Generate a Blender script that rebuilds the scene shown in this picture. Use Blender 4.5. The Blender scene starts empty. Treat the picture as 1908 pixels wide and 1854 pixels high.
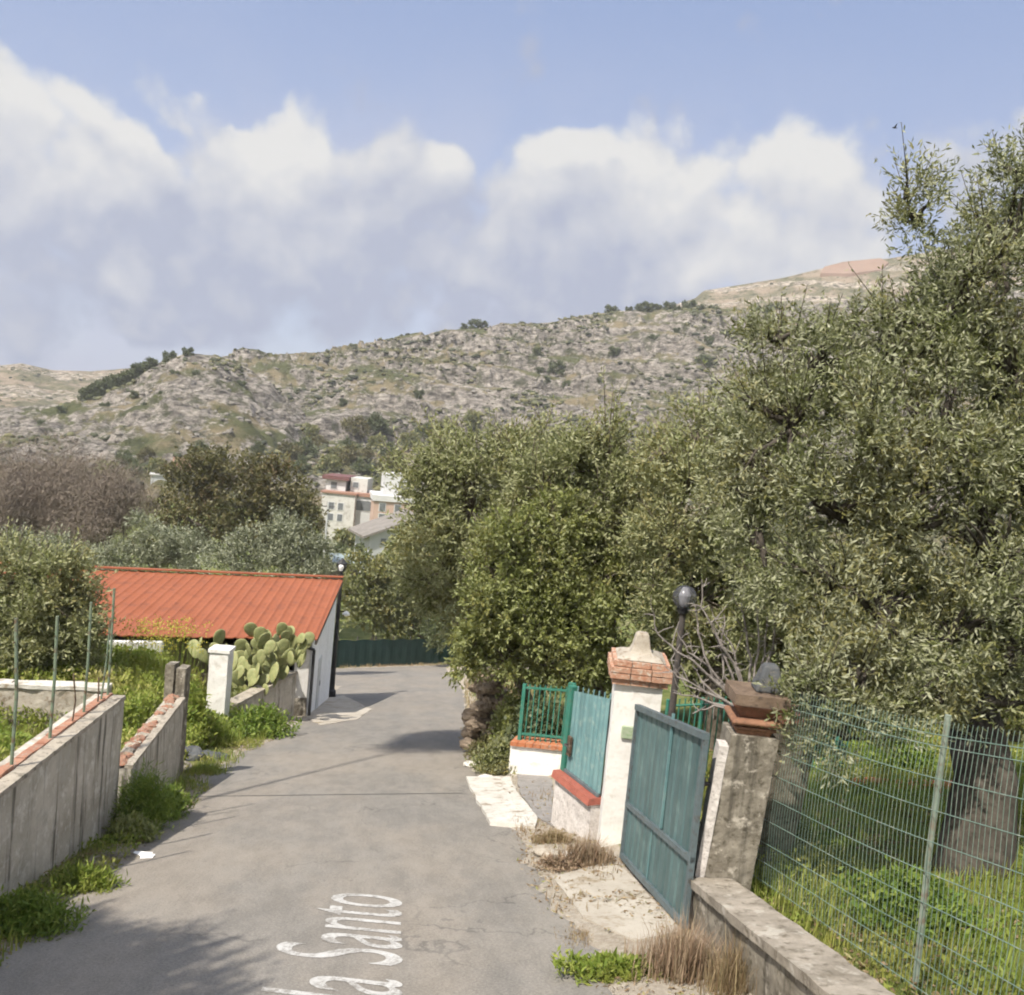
import bpy, math, random
import numpy as np
from mathutils import Matrix, Vector

# ---------------------------------------------------------------- camera frame
F = 1700.; CX = 954.; CY = 927.; H = 2.6; HV = 1165.
roll = math.radians(5.5); pitch = math.atan(127 / F * math.cos(roll))
T = (HV - CY) / F; _n = math.hypot(1, T)
EU = np.array([1, 0, 0.]); EV = np.array([0, -T, -1]) / _n; EW = np.array([0, 1, -T]) / _n
UP = np.array([math.sin(roll) * math.cos(pitch), math.cos(roll) * math.cos(pitch), math.sin(pitch)])
_fw = np.array([0, 0, -1.]); _y = _fw - _fw.dot(UP) * UP; _y /= np.linalg.norm(_y); _x = np.cross(_y, UP)
R = np.array([_x, _y, UP])                       # world <- camera
CAM = np.array([0, 0, H / EW.dot(UP)])
Z = np.array([0, 0, 1.])

def ray(px, py): return np.array([(px - CX) / F, (CY - py) / F, -1.])
def W(u, v, w=0.): return CAM + R.dot(u * EU + v * EV + (w - H) * EW)
def Ws(s, v, w=0.): return W(s - .12 * v, v, w)   # s runs across the road, v along it
def uv(px, py, w=0.):
    d = ray(px, py); q = d * ((w - H) / d.dot(EW)); return q.dot(EU), q.dot(EV)
def G(px, py, w=0.):                              # point of the road plane seen at a photo position
    u, v = uv(px, py, w); return W(u, v, w)
def D(px, py, dep): return CAM + R.dot(ray(px, py) * dep)
def proj(P):
    c = R.T.dot(np.asarray(P, float) - CAM); return CX + F * c[0] / -c[2], CY - F * c[1] / -c[2], -c[2]
def hgt(B, py):                                   # height above B whose picture is at row py
    a, b = -5., 30.
    for _ in range(50):
        m = (a + b) / 2
        if proj(B + m * Z)[1] > py: a = m
        else: b = m
    return a

sc = bpy.context.scene
col = sc.collection
cd = bpy.data.cameras.new("camera"); cam = bpy.data.objects.new("camera", cd); col.objects.link(cam)
cd.sensor_fit = 'HORIZONTAL'; cd.angle = 2 * math.atan(954 / F); cd.clip_start = .1; cd.clip_end = 6000
m4 = Matrix([list(R[i]) + [CAM[i]] for i in range(3)] + [[0, 0, 0, 1]])
cam.matrix_world = m4
sc.camera = cam
sc.render.resolution_x = 1024; sc.render.resolution_y = 995
try:
    sc.view_settings.view_transform = 'Standard'; sc.view_settings.look = 'None'
except Exception: pass
sc.view_settings.gamma = 1; sc.view_settings.exposure = 1.05
sc.cycles.max_bounces = 4; sc.cycles.diffuse_bounces = 2; sc.cycles.transparent_max_bounces = 6
sc.cycles.filter_width = 2.0; sc.cycles.use_adaptive_sampling = True; sc.cycles.adaptive_threshold = .04; sc.cycles.adaptive_min_samples = 16; sc.cycles.volume_bounces = 0; sc.cycles.caustics_reflective = False; sc.cycles.caustics_refractive = False

HAZE = .00028
# ---------------------------------------------------------------- sun and sky
SUN_AZ = math.radians(180 + 38); SUN_EL = math.radians(55)
sdir = np.array([math.sin(SUN_AZ) * math.cos(SUN_EL), math.cos(SUN_AZ) * math.cos(SUN_EL), math.sin(SUN_EL)])
sl = bpy.data.lights.new("sun", 'SUN'); sl.energy = 3.3; sl.angle = math.radians(.9); sl.color = (1, .93, .82)
so = bpy.data.objects.new("sun", sl); col.objects.link(so)
so.rotation_euler = Vector(-sdir).to_track_quat('-Z', 'Y').to_euler(); so.location = (0, 0, 60)

wd = bpy.data.worlds.new("World"); wd.cycles.sampling_method = 'NONE'; sc.world = wd; wd.use_nodes = True
nt = wd.node_tree; nt.nodes.clear()
def N(nt, typ, **kw):
    n = nt.nodes.new(typ)
    for k, v in kw.items():
        if k == 'op': n.operation = v
        elif k.startswith('i_'):
            n.inputs[int(k[2:]) if k[2:].isdigit() else k[2:]].default_value = v
        else: setattr(n, k, v)
    return n
def L(nt, a, b): nt.links.new(a, b)
def math_(nt, op, a, b=None, clamp=False):
    n = nt.nodes.new('ShaderNodeMath'); n.operation = op; n.use_clamp = clamp
    for i, x in enumerate((a, b)):
        if x is None: continue
        if isinstance(x, (int, float)): n.inputs[i].default_value = x
        else: nt.links.new(x, n.inputs[i])
    return n.outputs[0]
def sm_(nt, x, a, b):
    r = nt.nodes.new('ShaderNodeMapRange'); r.interpolation_type = 'SMOOTHSTEP'; nt.links.new(x, r.inputs[0]); r.inputs[1].default_value = a; r.inputs[2].default_value = b; return r.outputs[0]
out = N(nt, 'ShaderNodeOutputWorld'); bg = N(nt, 'ShaderNodeBackground'); L(nt, bg.outputs[0], out.inputs[0])
sky = N(nt, 'ShaderNodeTexSky', sky_type='NISHITA', sun_disc=False)
sky.sun_elevation = SUN_EL; sky.sun_rotation = SUN_AZ; sky.altitude = 200; sky.air_density = 1.0; sky.dust_density = 1.4; sky.ozone_density = 1.6
geo = N(nt, 'ShaderNodeTexCoord'); dirv = geo.outputs['Generated']
def wnoise(nt, scale, detail, rough, src):
    n = N(nt, 'ShaderNodeTexNoise'); n.inputs['Scale'].default_value = scale; n.inputs['Detail'].default_value = detail
    n.inputs['Roughness'].default_value = rough; L(nt, src, n.inputs['Vector']); return n
# cumulus banks standing over the hill: direction, angular size, weight, whiteness
CL = [(-60, 215, 150, 1, 1), (60, 240, 150, 1, 1), (170, 245, 120, 1, 1), (270, 290, 95, 1, .9), (110, 320, 120, 1, .85), (20, 330, 120, .9, .6),
      (345, 165, 80, .65, .65), (400, 225, 80, .7, .65), (430, 290, 90, .8, .8), (560, 235, 78, 1, 1), (595, 300, 72, 1, .95), (500, 300, 90, .95, .9), (560, 390, 95, .9, .7),
      (470, 440, 100, .9, .45), (255, 490, 75, .8, .6), (330, 560, 130, .8, .12), (440, 570, 120, .8, .1), (290, 610, 70, .7, .35), (200, 420, 170, .75, .15), (60, 450, 150, .6, .15), (380, 410, 140, .85, .22), (700, 350, 110, .5, .35),
      (540, 480, 90, .7, .4), (760, 305, 80, .6, .65), (835, 310, 60, .55, .6), (690, 300, 55, .4, .5), (900, 335, 60, .3, .4), (640, 400, 90, .4, .3), (760, 400, 130, .35, .2),
      (960, 330, 80, .35, .4), (860, 420, 120, .35, .3), (900, 480, 140, .35, .2), (620, 480, 110, .4, .3), (600, 560, 150, .4, .2), (800, 560, 170, .35, .2), (1065, 300, 80, 1, .85), (1150, 330, 110, 1, .9), (1270, 345, 110, 1, .95), (1380, 330, 90, 1, .85), (1500, 330, 105, 1, .95), (1570, 390, 100, .9, .9), (1290, 440, 120, 1, .85), (1390, 450, 130, 1, .8),
      (1000, 410, 90, .8, .6), (1080, 480, 150, .8, .2), (950, 480, 80, .7, .35), (1610, 470, 90, 1, 1), (1490, 490, 110, .9, .7), (1200, 530, 140, .8, .3), (1000, 570, 160, .6, .15),
      (60, 590, 190, .5, .2), (700, 540, 190, .4, .15), (1900, 250, 110, .55, .5), (1760, 330, 150, .45, .3), (-10, 95, 60, .4, .5), (1850, 420, 130, .5, .4), (2100, 300, 220, .8, .7), (-300, 350, 260, .9, .6), (2500, 250, 260, .8, .8), (-700, 300, 260, .8, .8)]
def cloud_field():
    g = bpy.data.node_groups.new('cloud_field', 'ShaderNodeTree')
    g.interface.new_socket('Vector', in_out='INPUT', socket_type='NodeSocketVector')
    for nm in ('Density', 'White'): g.interface.new_socket(nm, in_out='OUTPUT', socket_type='NodeSocketFloat')
    gi = g.nodes.new('NodeGroupInput'); go = g.nodes.new('NodeGroupOutput'); v = gi.outputs[0]
    wn = wnoise(g, 8, 5, .55, v)
    dd = N(g, 'ShaderNodeVectorMath', op='SUBTRACT'); L(g, wn.outputs['Color'], dd.inputs[0]); dd.inputs[1].default_value = (.5, .5, .5)
    ds = N(g, 'ShaderNodeVectorMath', op='SCALE'); L(g, dd.outputs[0], ds.inputs[0]); ds.inputs['Scale'].default_value = .07
    da = N(g, 'ShaderNodeVectorMath', op='ADD'); L(g, v, da.inputs[0]); L(g, ds.outputs[0], da.inputs[1])
    sa = sb = None
    for (x, y, r, a, b) in CL:
        d = R.dot(ray(x, y)); d = d / np.linalg.norm(d)
        n = N(g, 'ShaderNodeVectorMath', op='DISTANCE'); L(g, da.outputs[0], n.inputs[0]); n.inputs[1].default_value = tuple(d)
        mr = N(g, 'ShaderNodeMapRange', interpolation_type='SMOOTHSTEP'); L(g, n.outputs['Value'], mr.inputs[0])
        rr = r / F * 1.25 / (1 + ((x - CX)**2 + (y - CY)**2) / F**2) ** .75
        mr.inputs[1].default_value = rr; mr.inputs[2].default_value = rr * .12; mr.inputs[3].default_value = 0; mr.inputs[4].default_value = a
        sa = mr.outputs[0] if sa is None else math_(g, 'ADD', sa, mr.outputs[0])
        wb = math_(g, 'MULTIPLY', mr.outputs[0], b); sb = wb if sb is None else math_(g, 'ADD', sb, wb)
    fine = wnoise(g, 14, 9, .62, v); bil = None
    for sc_v, am in ((11, 1.0), (26, .55), (60, .28)):
        vo = N(g, 'ShaderNodeTexVoronoi'); vo.feature = 'SMOOTH_F1'; vo.inputs['Scale'].default_value = sc_v; vo.inputs['Smoothness'].default_value = .35; L(g, da.outputs[0], vo.inputs['Vector'])
        q_ = math_(g, 'MULTIPLY', math_(g, 'SUBTRACT', .40, vo.outputs['Distance']), am); bil = q_ if bil is None else math_(g, 'ADD', bil, q_)
    dens = math_(g, 'ADD', math_(g, 'ADD', math_(g, 'MINIMUM', sa, 1.0), bil), math_(g, 'MULTIPLY', math_(g, 'SUBTRACT', fine.outputs[0], .5), .9))
    L(g, dens, go.inputs[0]); L(g, math_(g, 'DIVIDE', sb, math_(g, 'MAXIMUM', sa, .05)), go.inputs[1]); return g
CG = cloud_field()
g1_ = N(nt, 'ShaderNodeGroup', node_tree=CG); L(nt, dirv, g1_.inputs[0])
up_ = N(nt, 'ShaderNodeVectorMath', op='ADD'); L(nt, dirv, up_.inputs[0]); up_.inputs[1].default_value = (-.014, -.004, .03)
g2_ = N(nt, 'ShaderNodeGroup', node_tree=CG); L(nt, up_.outputs[0], g2_.inputs[0])
dens = g1_.outputs[0]
al = N(nt, 'ShaderNodeMapRange', interpolation_type='SMOOTHSTEP'); L(nt, dens, al.inputs[0]); al.inputs[1].default_value = .04; al.inputs[2].default_value = .66
lit = math_(nt, 'SUBTRACT', dens, g2_.outputs[0])          # rims that face the light are whiter, undersides greyer
br = math_(nt, 'ADD', math_(nt, 'SUBTRACT', math_(nt, 'MULTIPLY', g1_.outputs[1], .92), .12), math_(nt, 'ADD', math_(nt, 'MULTIPLY', lit, .55), math_(nt, 'MULTIPLY', math_(nt, 'SUBTRACT', wnoise(nt, 22, 6, .55, dirv).outputs[0], .5), .7)), True)
cc = N(nt, 'ShaderNodeMix', data_type='RGBA'); L(nt, br, cc.inputs['Factor'])
SKY_S = .10
cc.inputs['A'].default_value = (.204 / SKY_S, .224 / SKY_S, .290 / SKY_S, 1); cc.inputs['B'].default_value = (.385 / SKY_S, .382 / SKY_S, .376 / SKY_S, 1)
# a little thin high haze whitens the blue
hz = N(nt, 'ShaderNodeMix', data_type='RGBA'); hz.inputs['Factor'].default_value = .8; L(nt, sky.outputs[0], hz.inputs['A'])
sx = N(nt, 'ShaderNodeSeparateXYZ'); L(nt, dirv, sx.inputs[0])
gm = N(nt, 'ShaderNodeMapRange', interpolation_type='SMOOTHSTEP'); L(nt, sx.outputs['Z'], gm.inputs[0]); gm.inputs[1].default_value = 0; gm.inputs[2].default_value = .66
gc = N(nt, 'ShaderNodeMix', data_type='RGBA'); L(nt, gm.outputs[0], gc.inputs['Factor']); gc.inputs['A'].default_value = (.242 / SKY_S, .26 / SKY_S, .34 / SKY_S, 1); gc.inputs['B'].default_value = (.120 / SKY_S, .174 / SKY_S, .308 / SKY_S, 1)
L(nt, gc.outputs['Result'], hz.inputs['B'])
# thin veil of lavender cloud low over the horizon, and bright cloud added over the unseen rest of the sky as fill
vn = wnoise(nt, 5, 6, .55, dirv); vb = N(nt, 'ShaderNodeMapRange', interpolation_type='SMOOTHSTEP'); L(nt, sx.outputs['Z'], vb.inputs[0]); vb.inputs[1].default_value = .42; vb.inputs[2].default_value = .12
vm = math_(nt, 'MULTIPLY', vb.outputs[0], sm_(nt, vn.outputs[0], .36, .62)); vm = math_(nt, 'MULTIPLY', vm, .8)
hv = N(nt, 'ShaderNodeMix', data_type='RGBA'); L(nt, vm, hv.inputs['Factor']); L(nt, hz.outputs['Result'], hv.inputs['A']); hv.inputs['B'].default_value = (.262 / SKY_S, .278 / SKY_S, .345 / SKY_S, 1)
rear = N(nt, 'ShaderNodeMapRange', interpolation_type='SMOOTHSTEP'); L(nt, sx.outputs['Y'], rear.inputs[0]); rear.inputs[1].default_value = .45; rear.inputs[2].default_value = .0
rn = wnoise(nt, 2.6, 7, .55, dirv); rm = math_(nt, 'MULTIPLY', rear.outputs[0], sm_(nt, rn.outputs[0], .36, .58))
hr_ = N(nt, 'ShaderNodeMix', data_type='RGBA'); L(nt, rm, hr_.inputs['Factor']); L(nt, hv.outputs['Result'], hr_.inputs['A']); hr_.inputs['B'].default_value = (.66 / SKY_S, .65 / SKY_S, .63 / SKY_S, 1)
mx = N(nt, 'ShaderNodeMix', data_type='RGBA'); L(nt, al.outputs[0], mx.inputs['Factor']); L(nt, hr_.outputs['Result'], mx.inputs['A']); L(nt, cc.outputs['Result'], mx.inputs['B'])
L(nt, mx.outputs['Result'], bg.inputs[0]); bg.inputs[1].default_value = SKY_S

# ---------------------------------------------------------------- helpers
rng = np.random.default_rng(7); random.seed(7)
def _hash(i, j, k, seed):
    h = (i * 374761393 + j * 668265263 + k * 2147483647 + seed * 1274126177) & 0xffffffff
    h = ((h ^ (h >> 13)) * 1274126177) & 0xffffffff
    return ((h ^ (h >> 16)) & 0xffff) / 65535.
def vnoise(P, seed=0):
    P = np.asarray(P, float); i = np.floor(P).astype(np.int64); f = P - i; f = f * f * (3 - 2 * f); r = 0
    for a in (0, 1):
        for b in (0, 1):
            for c in (0, 1):
                w = (f[..., 0] if a else 1 - f[..., 0]) * (f[..., 1] if b else 1 - f[..., 1]) * (f[..., 2] if c else 1 - f[..., 2])
                r = r + w * _hash(i[..., 0] + a, i[..., 1] + b, i[..., 2] + c, seed)
    return r
def fbm(P, oct=4, seed=0, gain=.5):
    P = np.asarray(P, float); s = 0; a = 1; t = 0
    for o in range(oct):
        s = s + a * vnoise(P * 2**o + o * 17.3, seed + o); t += a; a *= gain
    return s / t * 2 - 1
def sstep(a, b, x): t = np.clip((x - a) / (b - a), 0, 1); return t * t * (3 - 2 * t)
def unit(a): return a / np.maximum(np.linalg.norm(a, axis=-1, keepdims=True), 1e-9)

def tag(o, label=None, cat=None, group=None, kind=None):
    if label: o['label'] = label
    if cat: o['category'] = cat
    if group: o['group'] = group
    if kind: o['kind'] = kind
    return o
def empty(name, loc, label, cat, group=None):
    o = bpy.data.objects.new(name, None); col.objects.link(o); o.location = tuple(loc); o.empty_display_size = .2
    return tag(o, label, cat, group)
def link_mesh(name, me, mat, parent=None, loc=None):
    if mat is not None:
        for mm in (mat if isinstance(mat, list) else [mat]): me.materials.append(mm)
    o = bpy.data.objects.new(name, me); col.objects.link(o)
    if loc is not None: o.location = tuple(loc)
    if parent is not None: o.parent = parent
    return o
def raw_mesh(name, V, Fc, tint=None, smooth=False):
    V = np.asarray(V, np.float32); Fc = np.asarray(Fc, np.int32)
    me = bpy.data.meshes.new(name); k = Fc.shape[1]
    me.vertices.add(len(V)); me.vertices.foreach_set('co', V.ravel())
    me.loops.add(Fc.size); me.loops.foreach_set('vertex_index', Fc.ravel())
    me.polygons.add(len(Fc)); me.polygons.foreach_set('loop_start', np.arange(0, Fc.size, k, dtype=np.int32))
    if smooth: me.polygons.foreach_set('use_smooth', np.ones(len(Fc), bool))
    if tint is not None:
        at = me.attributes.new('tint', 'FLOAT', 'POINT'); at.data.foreach_set('value', np.asarray(tint, np.float32))
    me.update(); me.validate(); return me
def wpos(o):                                       # world position of a parent chain (no rotation is used on empties)
    p = np.zeros(3)
    while o is not None: p += np.array(o.location); o = o.parent
    return p

class MB:
    def shear(s, b, k, d): s.v = [tuple(np.array(v) + d * (k * (v[2] - b[2]))) for v in s.v]; return s
    """collects shapes in world coordinates and links them as one mesh object"""
    def __init__(s): s.v = []; s.f = []
    def add(s, V, Fs):
        b = len(s.v); s.v += [tuple(p) for p in V]; s.f += [tuple(i + b for i in q) for q in Fs]
    def box(s, o, X, Y, x0, x1, y0, y1, z0, z1, Zd=Z):
        P = [o + X * x + Y * y + Zd * z for z in (z0, z1) for y in (y0, y1) for x in (x0, x1)]
        s.add(P, [(0, 2, 3, 1), (4, 5, 7, 6), (0, 1, 5, 4), (1, 3, 7, 5), (3, 2, 6, 7), (2, 0, 4, 6)])
    def hexa(s, P): s.add(P, [(0, 2, 3, 1), (4, 5, 7, 6), (0, 1, 5, 4), (1, 3, 7, 5), (3, 2, 6, 7), (2, 0, 4, 6)])
    def tube(s, pts, rad, n=8, cap=True):
        pts = [np.asarray(p, float) for p in pts]; rings = []
        if not hasattr(rad, '__len__'): rad = [rad] * len(pts)
        a = None
        for i, p in enumerate(pts):
            t = pts[min(i + 1, len(pts) - 1)] - pts[max(i - 1, 0)]; t = t / (np.linalg.norm(t) + 1e-9)
            if a is None: a = np.cross(t, [0, 0, 1.] if abs(t[2]) < .9 else [1., 0, 0])
            a = a - t * a.dot(t); a = a / (np.linalg.norm(a) + 1e-9); b = np.cross(t, a)
            rings.append([p + rad[i] * (a * math.cos(2 * math.pi * k / n) + b * math.sin(2 * math.pi * k / n)) for k in range(n)])
        V = [q for r in rings for q in r]; Fs = []
        for i in range(len(pts) - 1):
            for k in range(n): Fs.append((i * n + k, i * n + (k + 1) % n, (i + 1) * n + (k + 1) % n, (i + 1) * n + k))
        if cap: Fs += [tuple(range(n))[::-1], tuple(range((len(pts) - 1) * n, len(pts) * n))]
        s.add(V, Fs)
    def lathe(s, c, prof, n=20, X=np.array([1., 0, 0]), Y=np.array([0, 1., 0])):
        V = []; Fs = []
        for r, z in prof: V += [c + r * (X * math.cos(2 * math.pi * k / n) + Y * math.sin(2 * math.pi * k / n)) + Z * z for k in range(n)]
        for i in range(len(prof) - 1):
            for k in range(n): Fs.append((i * n + k, i * n + (k + 1) % n, (i + 1) * n + (k + 1) % n, (i + 1) * n + k))
        Fs += [tuple(range(n))[::-1], tuple(range((len(prof) - 1) * n, len(prof) * n))]
        s.add(V, Fs)
    def sqlathe(s, o, X, Y, prof):                 # square section moulding: half width, z
        V = []; Fs = []
        for r, z in prof: V += [o + X * (r * a) + Y * (r * b) + Z * z for a, b in ((-1, -1), (1, -1), (1, 1), (-1, 1))]
        for i in range(len(prof) - 1):
            for k in range(4): Fs.append((i * 4 + k, i * 4 + (k + 1) % 4, (i + 1) * 4 + (k + 1) % 4, (i + 1) * 4 + k))
        Fs += [(3, 2, 1, 0), tuple(range((len(prof) - 1) * 4, len(prof) * 4))]
        s.add(V, Fs)
    def grid_box(s, P, step, amp, freq, seed):     # hexahedron (8 corners) subdivided and roughened
        P = [np.asarray(p) for p in P]
        L0 = max(np.linalg.norm(P[1] - P[0]), np.linalg.norm(P[5] - P[4])); L1 = max(np.linalg.norm(P[2] - P[0]), np.linalg.norm(P[6] - P[4])); L2 = max(np.linalg.norm(P[4] - P[0]), np.linalg.norm(P[5] - P[1]))
        nx, ny, nz = [max(1, int(round(l / step))) for l in (L0, L1, L2)]
        ids = {}; V = []; Fs = []
        def vid(i, j, k):
            if (i, j, k) not in ids:
                a, b, c = i / nx, j / ny, k / nz
                ids[(i, j, k)] = len(V)
                V.append(sum(((a if q & 1 else 1 - a) * (b if q & 2 else 1 - b) * (c if q & 4 else 1 - c)) * P[q] for q in range(8)))
            return ids[(i, j, k)]
        for i in range(nx):
            for j in range(ny):
                Fs.append((vid(i, j, 0), vid(i, j + 1, 0), vid(i + 1, j + 1, 0), vid(i + 1, j, 0)))
                Fs.append((vid(i, j, nz), vid(i + 1, j, nz), vid(i + 1, j + 1, nz), vid(i, j + 1, nz)))
        for i in range(nx):
            for k in range(nz):
                Fs.append((vid(i, 0, k), vid(i + 1, 0, k), vid(i + 1, 0, k + 1), vid(i, 0, k + 1)))
                Fs.append((vid(i, ny, k), vid(i, ny, k + 1), vid(i + 1, ny, k + 1), vid(i + 1, ny, k)))
        for j in range(ny):
            for k in range(nz):
                Fs.append((vid(0, j, k), vid(0, j, k + 1), vid(0, j + 1, k + 1), vid(0, j + 1, k)))
                Fs.append((vid(nx, j, k), vid(nx, j + 1, k), vid(nx, j + 1, k + 1), vid(nx, j, k + 1)))
        V = np.array(V); nn = np.stack([fbm(V * freq, 4, seed + q * 31) for q in range(3)], -1)
        s.add(V + amp * nn, Fs)
    def stone(s, c, r, seed, flat=(1, 1, 1), amp=.3, sub=None):
        V, Fc = ICO2 if sub is None else sub
        q = V * (1 + amp * fbm(V * 1.7 + seed * 3.1, 3, seed)[:, None] * 1.6)
        s.add(np.asarray(c) + q * np.array(flat) * r, Fc)
    def build(s, name, mat, parent=None, loc=None, smooth=False, bevel=0):
        base = wpos(parent) if parent is not None else (np.asarray(loc, float) if loc is not None else np.zeros(3))
        me = bpy.data.meshes.new(name); me.from_pydata([tuple(np.asarray(p) - base) for p in s.v], [], s.f); me.update()
        if smooth: me.polygons.foreach_set('use_smooth', np.ones(len(me.polygons), bool))
        o = link_mesh(name, me, mat, parent, None if parent is not None else base)
        if bevel:
            b = o.modifiers.new('bevel', 'BEVEL'); b.width = bevel; b.segments = 2; b.limit_method = 'ANGLE'
        return o
def ico(sub):
    t = (1 + 5 ** .5) / 2
    V = [(-1, t, 0), (1, t, 0), (-1, -t, 0), (1, -t, 0), (0, -1, t), (0, 1, t), (0, -1, -t), (0, 1, -t), (t, 0, -1), (t, 0, 1), (-t, 0, -1), (-t, 0, 1)]
    Fs = [(0, 11, 5), (0, 5, 1), (0, 1, 7), (0, 7, 10), (0, 10, 11), (1, 5, 9), (5, 11, 4), (11, 10, 2), (10, 7, 6), (7, 1, 8), (3, 9, 4), (3, 4, 2), (3, 2, 6), (3, 6, 8), (3, 8, 9), (4, 9, 5), (2, 4, 11), (6, 2, 10), (8, 6, 7), (9, 8, 1)]
    V = [np.array(v) / np.linalg.norm(v) for v in V]
    for _ in range(sub):
        c = {}; nf = []
        def mid(a, b):
            k = (min(a, b), max(a, b))
            if k not in c: c[k] = len(V); m = V[a] + V[b]; V.append(m / np.linalg.norm(m))
            return c[k]
        for a, b, d in Fs:
            x, y, z = mid(a, b), mid(b, d), mid(d, a); nf += [(a, x, z), (b, y, x), (d, z, y), (x, y, z)]
        Fs = nf
    return np.array(V), np.array(Fs)
ICO0 = ico(0); ICO1 = ico(1); ICO2 = ico(2)

# ---------------------------------------------------------------- materials
def new_mat(name):
    m = bpy.data.materials.new(name); m.use_nodes = True; return m, m.node_tree, m.node_tree.nodes['Principled BSDF']
def ramp(nt, src, stops):
    r = nt.nodes.new('ShaderNodeValToRGB'); L(nt, src, r.inputs[0]); e = r.color_ramp.elements
    while len(e) < len(stops): e.new(.5)
    for q, (p, c) in zip(e, stops): q.position = p; q.color = tuple(c) + (1,)
    return r.outputs[0]
def noise(nt, scale, detail=5, rough=.6, stretch=(1, 1, 1), vec=None, off=(0, 0, 0)):
    n = nt.nodes.new('ShaderNodeTexNoise'); n.inputs['Scale'].default_value = scale; n.inputs['Detail'].default_value = detail; n.inputs['Roughness'].default_value = rough
    mp = nt.nodes.new('ShaderNodeMapping'); mp.inputs['Scale'].default_value = stretch; mp.inputs['Location'].default_value = off
    if vec is None: vec = nt.nodes.new('ShaderNodeTexCoord').outputs['Object']
    L(nt, vec, mp.inputs[0]); L(nt, mp.outputs[0], n.inputs['Vector']); return n.outputs[0]
def mixc(nt, f, a, b, mode='MIX'):
    n = nt.nodes.new('ShaderNodeMix'); n.data_type = 'RGBA'; n.blend_type = mode
    for k, x in (('Factor', f), ('A', a), ('B', b)):
        if isinstance(x, (int, float)): n.inputs[k].default_value = x
        elif isinstance(x, tuple): n.inputs[k].default_value = x + (1,)
        else: L(nt, x, n.inputs[k])
    return n.outputs['Result']
def bump(nt, bs, h, strength=.5, dist=.02):
    b = nt.nodes.new('ShaderNodeBump'); b.inputs['Strength'].default_value = strength; b.inputs['Distance'].default_value = dist
    L(nt, h, b.inputs['Height']); L(nt, b.outputs[0], bs.inputs['Normal'])
def sm(nt, x, a, b):
    r = nt.nodes.new('ShaderNodeMapRange'); r.interpolation_type = 'SMOOTHSTEP'; L(nt, x, r.inputs[0]); r.inputs[1].default_value = a; r.inputs[2].default_value = b; return r.outputs[0]

def mat_worn(name, c1, c2, c3=None, scale=3, rough=.85, bs_=.4, bscale=30, streak=0, spec=.3, stain=None, metal=0):
    m, nt, b = new_mat(name)
    c = ramp(nt, noise(nt, scale, 8, .65), [(.32, c1), (.66, c2)])
    if c3: c = mixc(nt, sm(nt, noise(nt, scale * 3.3, 6, .7, off=(3, 7, 1)), .5, .68), c, tuple(c3))
    if streak:
        sN = noise(nt, 1, 6, .65, (7, 7, .45), off=(9, 2, 5)); c = mixc(nt, math_(nt, 'MULTIPLY', sm(nt, sN, .5, .66), streak), c, tuple(x * .34 for x in c1))
    if stain:
        c = mixc(nt, sm(nt, noise(nt, scale * 1.4, 7, .7, off=(31, 4, 8)), .54, .66), c, tuple(stain))
    L(nt, c, b.inputs['Base Color']); b.inputs['Roughness'].default_value = rough; b.inputs['Specular IOR Level'].default_value = spec; b.inputs['Metallic'].default_value = metal
    h = math_(nt, 'ADD', noise(nt, bscale, 6, .7), math_(nt, 'MULTIPLY', noise(nt, bscale * .2, 4, .6), 2.))
    bump(nt, b, h, bs_, .012); return m

def mat_leaf(name, stops, back=None, trans=.25, rough=.5, patch=None):
    m, nt, b = new_mat(name)
    a = nt.nodes.new('ShaderNodeAttribute'); a.attribute_name = 'tint'
    c = ramp(nt, a.outputs['Fac'], stops)
    if patch: c = mixc(nt, math_(nt, 'MULTIPLY', sm(nt, noise(nt, patch[0], 3, .6), .45, .62), patch[2]), c, patch[1])
    if back:
        g = nt.nodes.new('ShaderNodeNewGeometry'); c = mixc(nt, g.outputs['Backfacing'], c, back)
    L(nt, c, b.inputs['Base Color']); b.inputs['Roughness'].default_value = rough; b.inputs['Specular IOR Level'].default_value = .35
    t = nt.nodes.new('ShaderNodeBsdfTranslucent'); tc = mixc(nt, .5, c, (.16, .2, .03)); L(nt, tc, t.inputs[0])
    mx = nt.nodes.new('ShaderNodeMixShader'); mx.inputs[0].default_value = trans; L(nt, b.outputs[0], mx.inputs[1]); L(nt, t.outputs[0], mx.inputs[2])
    L(nt, mx.outputs[0], nt.nodes['Material Output'].inputs[0]); return m

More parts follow.
